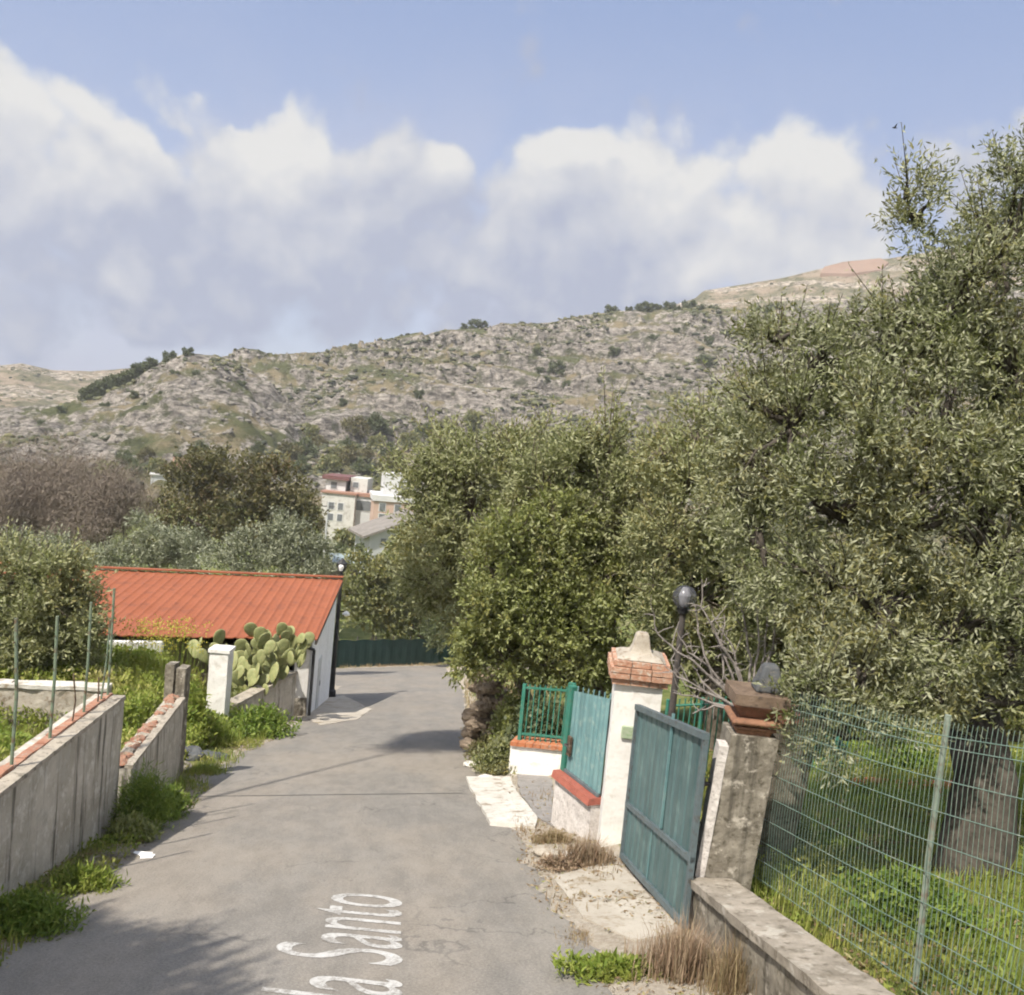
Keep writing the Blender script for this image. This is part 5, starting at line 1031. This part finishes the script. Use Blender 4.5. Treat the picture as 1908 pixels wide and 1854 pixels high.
for nm, z0_, z1_, k_ in (('top_rail', .965, 1.0, 1.3), ('middle_rail', .34, .37, 1.), ('bottom_rail', .0, .035, 1.)):
    mb = MB(); mb.hexa([gq(f_, z, y) for z in (z0_, z1_) for y in (.02, -.03 * k_) for f_ in (0, 1)]); mb.build(nm, M['teal_frame'], t)
for f_ in (.012, .988):
    mb = MB(); mb.hexa([gq(ff, z, y) for z in (.036, .964) for y in (.018, -.028) for ff in (f_ - .012, f_ + .012)]); mb.build('stile', M['teal_frame'], t)
mb = MB(); mb.hexa([gq(ff, z, y) for z in (.38, 1.03) for y in (.0, -.022) for ff in (.57, .583)]); mb.build('lock_rod', M['teal_light'], t)
mb = MB(); mb.hexa([gq(ff, z, y) for z in (.036, .34) for y in (-.004, -.012) for ff in (.45, .456)]); mb.build('seam', M['teal_light'], t)

# low concrete wall carrying the mesh fence
wl = [(2.52, 8.15, .40), (2.50, 7.0, .43), (2.50, 5.5, .46), (2.52, 3.5, .5), (2.55, 1.0, .5)]
b = Ws(wl[0][0], wl[0][1]); t = empty('fence_wall', b, 'low concrete wall with a pale coping under the wire mesh fence', 'wall')
mb = MB(); mc = MB()
for (s0, v0_, w0), (s1, v1_, w1) in zip(wl[:-1], wl[1:]):
    mb.grid_box([Ws(s, v, w) for k_ in (0, 1) for ds in (0, .30) for s, v, w in ((s0 + ds, v0_, -.4 if k_ == 0 else w0), (s1 + ds, v1_, -.4 if k_ == 0 else w1))], .08, .02, 4, 51)
    mc.grid_box([Ws(s, v, w) for k_ in (0, 1) for ds in (-.04, .33) for s, v, w in ((s0 + ds, v0_, w0 + .0 + .07 * k_), (s1 + ds, v1_, w1 + .07 * k_))], .08, .015, 5, 52)
mb.build('body', M['stone'], t); mc.build('coping', mat_worn('worn_coping', (.20, .175, .14), (.36, .32, .27), (.14, .12, .09), 4, .95, .9, 22, stain=(.40, .37, .32)), t)
# wire mesh fence
b = Ws(3.2, 8.0, .3); t = empty('mesh_fence', b, 'green welded wire mesh fence in front of the olive garden', 'fence')
fv = np.arange(8.9, 1.2, -.048); wtop = 2.08
def fw(v, w): return Ws(3.2 + .03 * math.sin(v * 1.3) + .02 * math.sin(w * 3 + v), v, .3 + .02 * math.sin(v * 1.7)) + Z * (w - .3)
mb = MB()
for v in fv: mb.tube([fw(v, .36), fw(v, .9), fw(v, 1.3), fw(v, 1.7), fw(v, wtop - .06), fw(v, wtop)], .002, 4, False)
o = mb.build('vertical_wires', M['green_wire'], t); o['kind'] = 'stuff'
for w in (.38, .55, .72, .92, 1.12, 1.32, 1.52, 1.72, 1.92, 1.99):
    mb = MB(); mb.tube([fw(v, w) for v in np.arange(8.9, 1.2, -.16)], .0032, 4, False); mb.build('horizontal_wire', M['green_wire'], t)
for v in (6.15, 3.4, 1.4):
    mb = MB(); mb.tube([fw(v, .4) + .03 * CXh, fw(v, 1.2) + .03 * CXh, fw(v, 2.12) + .03 * CXh], .02, 8); mb.build('post', M['old_post'], t)

# globe lamp on a post behind the gate
b = gpx(1240, 1530); X0 = proj(b + Z * hgt(b, 1112))[0]; b = b + CXh * ((1276 - X0) / F * proj(b)[2])
t = empty('globe_lamp', b, 'garden lamp post with a smoky glass globe behind the white pillar', 'lamp post'); hh = hgt(b, 1113); k_ = proj(b)[2] / F; rg = 23 * k_
mb = MB(); mb.lathe(b, [(.07, -.2), (.07, .3), (.05, .32), (.042, hh - rg - .06), (.05, hh - rg - .05)], 12); mb.build('pole', M['iron'], t)
mb = MB(); mb.lathe(b + Z * (hh - rg - .05), [(.05, 0), (.075, .01), (.085, .07), (.06, .09)], 14); mb.build('collar', M['black'], t)
mb = MB(); mb.add(b + Z * hh + ICO2[0] * rg, [tuple(f) for f in ICO2[1]]); gl = mb.build('globe', M['globe'], t, smooth=True); gl.modifiers.new('sub', 'SUBSURF').render_levels = 1
mb = MB(); mb.lathe(b + Z * (hh - rg * .9), [(.03, 0), (.06, .06), (.08, .18), (.04, .28)], 10); mb.build('bulb', M['paper'], gl)
# bare grey shrub behind the gate
b = gpx(1400, 1600); t = empty('bare_shrub', b, 'leafless grey shrub with arching branches behind the teal gate', 'shrub'); mb = MB()
fk = D(1385, 1320, 9.4); mb.tube([b - Z * .2, (b + fk) / 2, fk], [.05, .045, .04], 8)
arcs = [[(1385, 1320), (1340, 1275), (1265, 1215), (1225, 1180), (1213, 1130)], [(1385, 1320), (1370, 1240), (1330, 1180), (1308, 1130), (1308, 1080)], [(1385, 1320), (1330, 1260), (1305, 1200), (1297, 1140), (1290, 1125)],
        [(1385, 1320), (1350, 1225), (1325, 1170)], [(1380, 1320), (1320, 1290), (1262, 1260), (1250, 1230)], [(1380, 1325), (1300, 1300), (1255, 1290)], [(1385, 1315), (1320, 1240), (1280, 1215), (1268, 1190)], [(1390, 1320), (1400, 1230), (1385, 1150), (1382, 1120)],
        [(1390, 1320), (1425, 1220), (1430, 1140)], [(1390, 1320), (1440, 1210), (1445, 1120)], [(1388, 1320), (1350, 1260), (1345, 1200), (1350, 1150)], [(1375, 1325), (1310, 1275), (1290, 1240)], [(1390, 1320), (1410, 1240), (1415, 1170), (1405, 1110)], [(1390, 1320), (1380, 1260), (1360, 1200), (1335, 1160)], [(1385, 1325), (1330, 1315), (1290, 1330)], [(1380, 1330), (1340, 1300), (1275, 1275), (1258, 1255)]]
for i, A_ in enumerate(arcs):
    de = 9.4 + (rng.random() - .5) * .3; pts = [D(x, y, 9.4 + (de - 9.4) * k / len(A_)) for k, (x, y) in enumerate(A_)]
    dense = []
    for p_, q_ in zip(pts[:-1], pts[1:]): dense += [p_ + (q_ - p_) * f_ + rng.normal(size=3) * .008 for f_ in (0, .33, .66)]
    dense.append(pts[-1]); mb.tube(dense, list(np.linspace(.017, .005, len(dense))), 6)
    for k in range(3, len(dense), 2):
        for _ in range(2): e = dense[k] + rng.normal(size=3) * np.array([.09, .06, .08]) + Z * .07; mb.tube([dense[k], (dense[k] + e) / 2 + rng.normal(size=3) * .012, e], [.006, .005, .003], 4)
mb.build('branches', M['bark_grey'], t)
# green railing glimpsed behind the gate and a boundary fence inside the garden
def railing(name, label, a, b, hh, nb, panel=None):
    t = empty(name, a, label, 'railing'); X_, Y, L_ = axis(a, b)
    for z in (.12, hh - .1):
        mb = MB(); mb.tube([a + Z * z, b + Z * z], .018, 6); mb.build('rail', M['green_paint'], t)
    for i in range(nb + 1):
        q = a + (b - a) * i / nb; mb = MB(); mb.tube([q, q + Z * hh], .011 if i % 6 else .03, 6); mb.build('bar' if i % 6 else 'post', M['green_paint'], t)
    if panel: mb = MB(); mb.hexa([p + Y * y + Z * z for z in (.15, hh - .15) for y in (.02, .03) for p in (a + (b - a) * panel[0], a + (b - a) * panel[1])]); mb.build('sheet', M['teal_light'], t)
a = gpx(1228, 1500); b_ = gpx(1420, 1500); railing('garden_railing', 'green railing behind the bare shrub, seen above the gate', a, b_, hgt(a, 1303), 18)
a = gpx(1430, 1492); b_ = gpx(1575, 1478); railing('garden_railing', 'green railing with teal sheets at the back of the olive garden', a, b_, 1.15, 14, (.0, .5))
a = gpx(1505, 1486); 
# dark garden box/chair and stakes
t = empty('garden_chair', gpx(1535, 1475), 'dark green garden chair at the back of the olive garden', 'chair'); q = gpx(1535, 1475)
mb = MB(); mb.box(q, CXh, CYh, -.25, .25, -.22, .22, .40, .45); mb.build('seat', M['screen'], t)
mb = MB(); mb.hexa([q + CXh * x + CYh * (y + d) + Z * z for z, d in ((.45, 0), (.92, .1)) for y in (.2, .24) for x in (-.25, .25)]); mb.build('backrest', M['screen'], t)
for sx in (-.22, .22):
    for sy in (-.19, .19): mb = MB(); mb.box(q, CXh, CYh, sx - .02, sx + .02, sy - .02, sy + .02, -.02, .4); mb.build('leg', M['screen'], t)
for x, y, yt, lab in ((1622, 1478, 1402, 'pale wooden stake left of the other in the olive garden'), (1640, 1470, 1410, 'thin pale stake beside the first one, further right in the garden')):
    b = gpx(x, y); t = empty('garden_stake', b, lab, 'stake', 'pale stakes in the garden'); mb = MB(); mb.grid_box([b + CXh * a_ + CYh * c_ + Z * z for z in (-.1, hgt(b, yt)) for c_ in (-.04, .04) for a_ in (-.05, .05)], .06, .012, 8, x); mb.build('shaft', M['rubble'], t)
t = empty('border_edging', gpx(1640, 1520), 'row of orange edging stones in the grass of the olive garden', 'edging'); mb = MB()
for i in range(14): mb.stone(gpx(1600 + i * 14, 1512 + i * 1.4) + Z * .05, 1, i, (.11, .09, .07), .25)
mb.build('stones', M['brick_orange'], t)
# overgrown stone pier past the railing
b = gpx(905, 1400); t = empty('stone_pier', b, 'tumbled brown stone pier overgrown by bushes at the road edge', 'wall'); mb = MB(); hh = hgt(b, 1265)
for i in range(46):
    z = rng.random() * hh; w_ = .42 * (1 - .3 * z / hh); mb.stone(b + CXh * (rng.random() - .5) * 2 * w_ + CYh * (rng.random() - .3) * .8 + Z * z, 1, i, (.13 + .1 * rng.random(), .12 + .1 * rng.random(), .09 + .06 * rng.random()), .3)
mb.build('stones', M['pier_stone'], t)

# ---------------------------------------------------------------- plants at ground level
def blades(pts, h, wd, tint, bend=.5):
    n = len(pts); ang = rng.random(n) * 6.283; dx = np.stack([np.cos(ang), np.sin(ang), 0 * ang], -1); sd = np.stack([-np.sin(ang), np.cos(ang), 0 * ang], -1)
    h = np.asarray(h)[:, None]; wd = np.asarray(wd)[:, None]; b = bend * rng.random((n, 1)) * h
    V = np.stack([pts - sd * wd * .5, pts + sd * wd * .5, pts + dx * b * .4 + Z * h * .6 + sd * wd * .35, pts + dx * b * .4 + Z * h * .6 - sd * wd * .35, pts + dx * b + Z * h], 1)
    k = np.arange(n)[:, None] * 5
    Fq_ = np.concatenate([k + np.array([[0, 1, 2, 3]]), k + np.array([[3, 2, 4, 4]])]); 
    tri = np.concatenate([k + np.array([[0, 1, 2]]), k + np.array([[0, 2, 3]]), k + np.array([[3, 2, 4]])])
    return V.reshape(-1, 3), tri, np.repeat(tint, 5)
def grass_area(name, f_pts, h0, h1, w0, mat, seed, tb=0., bend=.6):
    u, v = f_pts; P, _ = terr(u, v); n = len(P); nz = fbm(np.stack([u, v, u * 0], -1) * .9, 3, seed); nz2 = fbm(np.stack([u, v, u * 0], -1) * .35, 3, seed + 7)
    h = (h0 + (h1 - h0) * rng.random(n)) * np.clip(1 + 1.1 * nz, .25, 2.2)
    V, T_, t = blades(P - Z * .02, h, w0 * (.6 + .8 * rng.random(n)), np.clip(.42 + tb + .5 * nz2 + .4 * (rng.random(n) - .5), 0, 1), bend)
    return tag(link_mesh(name, raw_mesh(name, V, T_, t), mat), kind='stuff')
def rnd_area(n, u0, u1, v0, v1, cond):
    u = u0 + (u1 - u0) * rng.random(n); v = v0 + (v1 - v0) * rng.random(n); m = cond(u + .12 * v, v); return u[m], v[m]
def leaf_cover(name, f_pts, hmax, ll, lw, mat, seed, thr, tb=0.):
    u, v = f_pts; P, _ = terr(u, v); q = np.stack([u, v, u * 0], -1)
    m = .6 * fbm(q * .8, 3, seed) + .6 * fbm(q * 2.6, 3, seed + 3); k = m > thr; P, m, q = P[k], m[k], q[k]; n = len(P)
    h = hmax * np.clip((m - thr) * 1.8, .08, 1.) * rng.random(n) ** .6; P = P + Z * h[:, None]
    t = np.clip(.45 + tb + .6 * fbm(q * .45, 3, seed + 11) + .45 * (rng.random(n) - .5), 0, 1)
    return tag(link_mesh(name, leaves_mesh(name, P, rng.normal(size=(n, 3)) + np.array([0, 0, .8]), ll * (.6 + .8 * rng.random(n)), lw * (.6 + .8 * rng.random(n)), t), mat), kind='stuff')
leaf_cover('garden_weeds', rnd_area(150000, .8, 9, 3.0, 20, lambda s, v: (s > 2.86) & (s < 10.5)), .38, .05, .022, M['grass'], 41, -.02, .02)
leaf_cover('meadow_weeds', rnd_area(190000, -15, -4.5, 10, 28, lambda s, v: (s < -4.0) & (s > -12.5)), .6, .10, .045, M['grass'], 43, -.42, .16)
leaf_cover('meadow_weeds', rnd_area(90000, -17, -6.5, 18.5, 26, lambda s, v: (s < -5.2) & (s > -13.5)), .95, .12, .05, M['grass'], 47, -.6, .12)
# left meadow
grass_area('meadow_grass', rnd_area(70000, -15, -5, 9, 36, lambda s, v: (s < -4.05) & (s > -11.5 + 0 * v)), .15, .4, .02, M['grass'], 5, .12)
grass_area('meadow_grass', rnd_area(12000, -16, -6.5, 19, 27.5, lambda s, v: (s < -4.6) & (s > -13.5)), .4, .85, .03, M['grass'], 15, .12)
# olive garden
grass_area('garden_grass', rnd_area(80000, .8, 9, 3.0, 20, lambda s, v: (s > 2.9) & (s < 10.5)), .05, .2, .01, M['grass'], 6, -.05)
# verge fringe
grass_area('verge_grass', rnd_area(15000, -6.5, -3.2, 4, 26, lambda s, v: (s < -3.05) & (s > -3.75) & (fbm(np.stack([s, v, v * 0], -1) * .8, 3, 4) > -.1)), .04, .2, .014, M['grass'], 7, .15)
grass_area('verge_grass', rnd_area(12000, -2, 2.2, 4, 24, lambda s, v: (s > 1.42) & (s < 2.35) & (fbm(np.stack([s * 1.5, v, v * 0], -1) * .9, 3, 8) > .12)), .03, .14, .012, M['grass_dry'], 8, .0)
grass_area('verge_grass', rnd_area(14000, -14, 10, 56, 66, lambda s, v: road_dist(s, v) > .1), .05, .2, .04, M['grass_dry'], 9, .1)
grass_area('verge_grass', rnd_area(9000, -4, 2, 20, 48, lambda s, v: (road_dist(s, v) > .05) & (s > 1.3) & (s < 5)), .08, .3, .03, M['grass_dry'], 10, .3)

def litter_cover(name, f_pts, mat, ll, lw):
    u, v = f_pts; P, _ = terr(u, v); n = len(P); P = P + Z * (.01 + .02 * rng.random(n))[:, None]; d = rng.normal(size=(n, 3)) * np.array([1, 1, .18])
    return tag(link_mesh(name, leaves_mesh(name, P, d, ll * (.5 + rng.random(n)), lw * (.5 + rng.random(n)), rng.random(n)), mat), kind='stuff')
vn_ = lambda s, v, k, th: fbm(np.stack([s * 1.6, v * .9, v * 0], -1), 3, k) > th
litter_cover('dead_leaves', rnd_area(26000, -2.6, 2.2, 4, 24, lambda s, v: (s > 1.3) & (s < 2.45) & vn_(s, v, 71, -.15)), M['grass_dry'], .05, .016)
litter_cover('dead_leaves', rnd_area(26000, -7, -3.3, 5, 26, lambda s, v: (s < -2.9) & (s > -3.75) & vn_(s, v, 72, -.2)), M['grass_dry'], .05, .016)
litter_cover('dead_leaves', rnd_area(50000, .8, 9, 3.0, 18, lambda s, v: (s > 2.86) & (s < 9) & vn_(s, v, 73, .0)), M['grass_dry'], .06, .02)
leaf_cover('verge_weeds', rnd_area(40000, -7, -3.3, 5, 26, lambda s, v: (s < -3.02) & (s > -3.8)), .28, .06, .022, M['grass'], 75, .02, .05)
leaf_cover('verge_weeds', rnd_area(16000, -2.6, 2.2, 4, 24, lambda s, v: (s > 1.5) & (s < 2.4)), .12, .045, .014, M['grass_dry'], 77, .22, .1)
def clump(name, label, px, py, rx, hgt_m, n, mat, kind='fern', ry=None, lw=.02, ll=.09, w=0, dep_spread=None, cat='weed', group=None):
    c = gpx(px, py, w); o_ = []
    k = proj(c)[2] / F; r = rx * k; ry = r if ry is None else ry * k
    if kind == 'blade':
        q = np.clip(rng.normal(size=(n, 2)) * .5, -1.1, 1.1); P = c + CXh * (q[:, :1] * r) + CYh * (q[:, 1:] * ry); P[:, 2] = c[2] - .03 + (P - c) @ np.array([0, -.21, 0])
        V, T_, t = blades(P, hgt_m * (.35 + .65 * rng.random(n)) * (1 - .5 * np.abs(q[:, 0])), lw * (.6 + .8 * rng.random(n)), np.clip(.5 + .7 * (rng.random(n) - .5), 0, 1), .7)
        return tag(link_mesh(name, raw_mesh(name, V - c, T_, t), mat, loc=c), label, cat, group)
    ns = max(4, n // 14); q = rng.normal(size=(ns, 3)) * np.array([.5, .5, 0]); q = np.clip(q, -1.1, 1.1)
    hh_ = hgt_m * (1 - .55 * np.clip(np.linalg.norm(q, axis=1), 0, 1.2)) * (.55 + .45 * rng.random(ns))
    top = c + CXh * (q[:, :1] * r) + CYh * (q[:, 1:2] * ry) + Z * hh_[:, None]; st = c + (CXh * (q[:, :1] * r * .5) + CYh * (q[:, 1:2] * ry * .5))
    j = rng.random((ns, 14)) ** .7; pos = st[:, None] + (top - st)[:, None] * j[..., None] + rng.normal(size=(ns, 14, 3)) * hgt_m * .06
    dr = unit(rng.normal(size=(ns, 14, 3)) + np.array([0, 0, .7])); m = pos.reshape(-1, 3)
    me = leaves_mesh(name, m - c, dr.reshape(-1, 3), ll * (.6 + .8 * rng.random(len(m))), lw * (.7 + .6 * rng.random(len(m))), np.clip(.5 + .6 * (rng.random(len(m)) - .5), 0, 1))
    return tag(link_mesh(name, me, mat, loc=c), label, cat, group)
GW = 'weeds along the left verge'
clump('weed_clump', 'tall feathery green weed at the end of the tall concrete wall', 262, 1545, 58, .95, 5200, M['grass_lush'], lw=.012, ll=.1, group=GW)
clump('weed_clump', 'bright yellow green weed in front of the brick topped wall', 315, 1522, 40, .5, 2600, M['grass_lush'], lw=.016, ll=.09, group=GW)
clump('weed_clump', 'dark low weed in the shade at the foot of the tall wall end', 245, 1566, 45, .35, 1500, M['leaf_green'], lw=.03, ll=.08, group=GW)
clump('weed_clump', 'mixed dry and green weeds at the middle foot of the tall wall', 155, 1655, 70, .3, 2600, M['grass'], lw=.016, ll=.09, ry=40, group=GW)
clump('weed_clump', 'low green weeds nearest the bottom left corner', 45, 1735, 95, .35, 4200, M['grass_lush'], lw=.018, ll=.08, ry=60, group=GW)
clump('weed_clump', 'green weeds with dry tips in front of the grey wall by the shed', 485, 1372, 62, .85, 4200, M['grass_lush'], lw=.04, ll=.13, group=GW)
clump('weed_clump', 'dark green weed between the white pillar and the grey wall', 440, 1352, 38, 1.0, 2400, M['leaf_green'], lw=.06, ll=.12, group=GW)
clump('weed_clump', 'grassy weeds at the base of the white plastered pillar', 375, 1390, 55, .7, 3000, M['grass'], 'blade', lw=.02, group=GW)
clump('weed_clump', 'sparse weeds along the rubble by the pillar', 385, 1440, 40, .25, 900, M['grass'], 'blade', lw=.015, group=GW)
clump('weed_clump', 'tall yellowing weeds left of the white pillar', 352, 1400, 26, 1.7, 2200, M['grass'], lw=.05, ll=.16, group=GW)
GR = 'weeds along the right verge'
clump('weed_clump', 'reddish brown dry weed at the foot of the white gate pillar', 1092, 1612, 60, .42, 900, M['weed_red'], 'blade', lw=.008, ry=30, group=GR)
clump('weed_clump', 'low greenish weed beside the pale stones', 1040, 1622, 55, .16, 1500, M['weed_red'], lw=.012, ll=.05, ry=28, group=GR)
clump('weed_clump', 'yellow dry tuft behind the pale stones', 1035, 1572, 40, .2, 1200, M['grass_dry'], 'blade', lw=.008, ry=20, group=GR)
clump('weed_clump', 'tall dry reddish grass at the foot of the fence wall', 1270, 1815, 90, .5, 1500, M['weed_red'], 'blade', lw=.007, ry=60, group=GR)
clump('weed_clump', 'pale dry grass stalks along the fence wall at the bottom', 1370, 1850, 65, .5, 650, M['grass_dry'], 'blade', lw=.006, ry=50, group=GR)
clump('weed_clump', 'fresh green weed patch on the right verge', 1150, 1820, 105, .12, 3200, M['grass'], lw=.022, ll=.06, ry=40, group=GR)
clump('weed_clump', 'small brown tuft in the concrete of the gate apron', 1085, 1675, 18, .1, 300, M['grass_dry'], 'blade', lw=.006, group=GR)
clump('weed_clump', 'brown matted dry weeds along the road edge', 1090, 1745, 50, .08, 1400, M['grass_dry'], 'blade', lw=.007, ry=60, group=GR)
clump('roadside_bush', 'olive green bush at the left end of the low white wall', 925, 1440, 42, .75, 5200, M['leaf_mid'], lw=.03, ll=.07, cat='bush')
clump('roadside_bush', 'dark tangled bush climbing the tumbled stone pier', 945, 1410, 26, 1.7, 4200, M['leaf_green'], lw=.05, ll=.1, cat='bush')
clump('roadside_bush', 'brown dry bush in front of the tumbled stone pier', 900, 1415, 30, .5, 2000, M['leaf_oak'], lw=.03, ll=.08, cat='bush')
clump('roadside_bush', 'leafy bush deep behind the green railing', 1000, 1430, 60, 1.5, 6000, M['leaf_dark'], lw=.06, ll=.11, cat='bush')
clump('roadside_bush', 'shrub with yellow green leaves in the garden behind the stakes', 1680, 1490, 70, .9, 4500, M['grass_lush'], lw=.03, ll=.08, cat='bush')
clump('roadside_bush', 'dark shrub low behind the mesh fence, next to the stone pillar', 1470, 1640, 50, .6, 2600, M['leaf_green'], lw=.025, ll=.06, cat='bush')
clump('garden_bush', 'broad leaved shrub low inside the mesh fence at the bottom right', 1700, 1790, 110, .5, 5000, M['grass_lush'], lw=.03, ll=.07, cat='bush')
# tall yellow flowering weeds before the red roof
for x, y, lab in ((322, 1225, 'tall yellow flowering weed before the red roof, nearer the pillar'), (268, 1228, 'tall yellow flowering weed before the red roof, nearer the olive')):
    c = gpx(x, 1300, 1.); c = D(x, y, 22.) ; t = empty('flowering_weed', c, lab, 'weed', 'yellow flowering weeds in the meadow')
    n = 90; q = rng.normal(size=(n, 3)) * np.array([.42, .3, 0]); b0 = c + q - Z * .8; hh_ = 1.1 + .65 * rng.random(n)
    V, T_, tt = blades(b0, hh_, .012 + 0 * hh_, .5 + .4 * (rng.random(n) - .5), .25); link_mesh('stems', raw_mesh('stems', V - c, T_, tt), M['grass'], t)
    tops = V.reshape(n, 5, 3)[:, 4]; m = np.repeat(tops, 6, 0) + rng.normal(size=(n * 6, 3)) * .05 - Z * .04
    link_mesh('flowers', leaves_mesh('flowers', m - c, rng.normal(size=m.shape), .05, .04, rng.random(len(m))), M['flower'], t)['kind'] = 'stuff'

# ---------------------------------------------------------------- loose stones and litter
GS = 'loose stones by the verges'
for i, (x, y, sx, sy, sz, lab, mt) in enumerate([(1022, 1598, .17, .12, .075, 'larger pale stone among the weeds before the gate', 'rubble'), (1058, 1602, .08, .07, .05, 'smaller pale stone right of the larger one before the gate', 'apron'), (352, 1420, .3, .2, .16, 'largest grey block of the rubble by the white pillar', 'stone_grey'), (392, 1416, .35, .2, .12, 'flat dark slab of rubble by the white pillar', 'stone_grey'), (335, 1440, .2, .15, .12, 'broken concrete lump at the end of the brick topped wall', 'stone'), (878, 1428, .14, .1, .06, 'pale stone on the road edge near the bush', 'apron'), (905, 1452, .12, .1, .05, 'pale flat stone at the corner of the white slab', 'apron'), (222, 1600, .22, .1, .06, 'low grey stone at the foot of the tall wall', 'stone')]):
    c = gpx(x, y); mb = MB(); mb.stone(c + Z * sz * .4, 1, i + 3, (sx, sy, sz), .3); tag(mb.build('loose_stone', M[mt], loc=c), lab, 'stone', GS)
c = G(262, 1597); mb = MB()
for i in range(5): a_ = rng.normal(size=2) * .03; mb.add([c + CXh * (x + a_[0]) + CYh * (y + a_[1]) + Z * z for x, y, z in ((-.11, -.05, .01), (.1, -.04, .015), (.11, .04, .03), (-.1, .05, .02))], [(0, 1, 2, 3)])
tag(mb.build('litter', M['paper'], loc=c), 'scrap of crumpled white litter on the left road edge', 'litter')
# bird high in the sky
c = D(1667, 238, 60); t = mb = MB(); mb.tube([c - CXh * .16, c, c + CXh * .17], [.02, .06, .015], 6)
for s_ in (-1, 1): mb.add([c + CXh * .06, c - CXh * .08, c - CXh * .02 + CYh * s_ * .35 + Z * .16, c + CXh * .04 + CYh * s_ * .3 + Z * .15], [(0, 1, 2, 3)])
tag(mb.build('bird', M['black'], loc=c), 'small dark bird flying in the blue sky above the big olive', 'bird')
# tall olive beside the road behind the camera: its shadow lies across the lower left of the road
bl = [(G(x, y) + sdir * t_, r_) for x, y, t_, r_ in ((40, 1815, 6., (.8, .8, .7)), (190, 1860, 5.8, (.6, .6, .4)), (-110, 1790, 6.1, (.9, .8, .8)), (10, 1920, 6.3, (1.1, 1.1, .8)), (-250, 1850, 6.3, (1.2, 1.2, 1.)), (270, 1930, 5.8, (.5, .6, .3)), (120, 1760, 5.6, (.3, .35, .2)), (250, 1790, 5.6, (.22, .22, .12)))]
c = gp(*(lambda p: (p[0], p[1]))(((R.T @ (np.mean([b[0] for b in bl], 0) - CAM)) @ EU, (R.T @ (np.mean([b[0] for b in bl], 0) - CAM)) @ EV)))
tree('olive_tree', 'olive tree on the left verge whose shadow falls on the road', 'tree', c, bl, 42000, .11, .045, M['leaf_olive'], .15)

pc_ = G(868, 1374) + sdir * 22; cc_ = R.T @ (pc_ - CAM); bl = [(pc_, (1.25, 1.1, .7)), (pc_ + np.array([-.5, -1.1, -.1]), (1., 1.1, .6))]  # unseen pine, added so its crown throws a shadow on the bend
tree('added_shade_pine', 'tall slender pine added out of view to shade the road bend', 'tree', gp(cc_ @ EU, cc_ @ EV), bl, 18000, .14, .06, M['leaf_dark'], .05, per=8, fork=pc_ - Z * 1.5)

# ---------------------------------------------------------------- haze over the valley
mb = MB(); mb.box(np.array([0., 0, 0]), np.array([1., 0, 0]), np.array([0, 1., 0]), -800, 800, -60, 800, -26, 160)
m = bpy.data.materials.new('haze'); m.use_nodes = True; ht = m.node_tree; ht.nodes.clear(); ho = ht.nodes.new('ShaderNodeOutputMaterial'); hv_ = ht.nodes.new('ShaderNodeVolumePrincipled')
hv_.inputs['Color'].default_value = (.93, .95, 1, 1); hv_.inputs['Density'].default_value = HAZE; ht.links.new(hv_.outputs[0], ho.inputs['Volume'])
tag(mb.build('haze', m), kind='stuff')
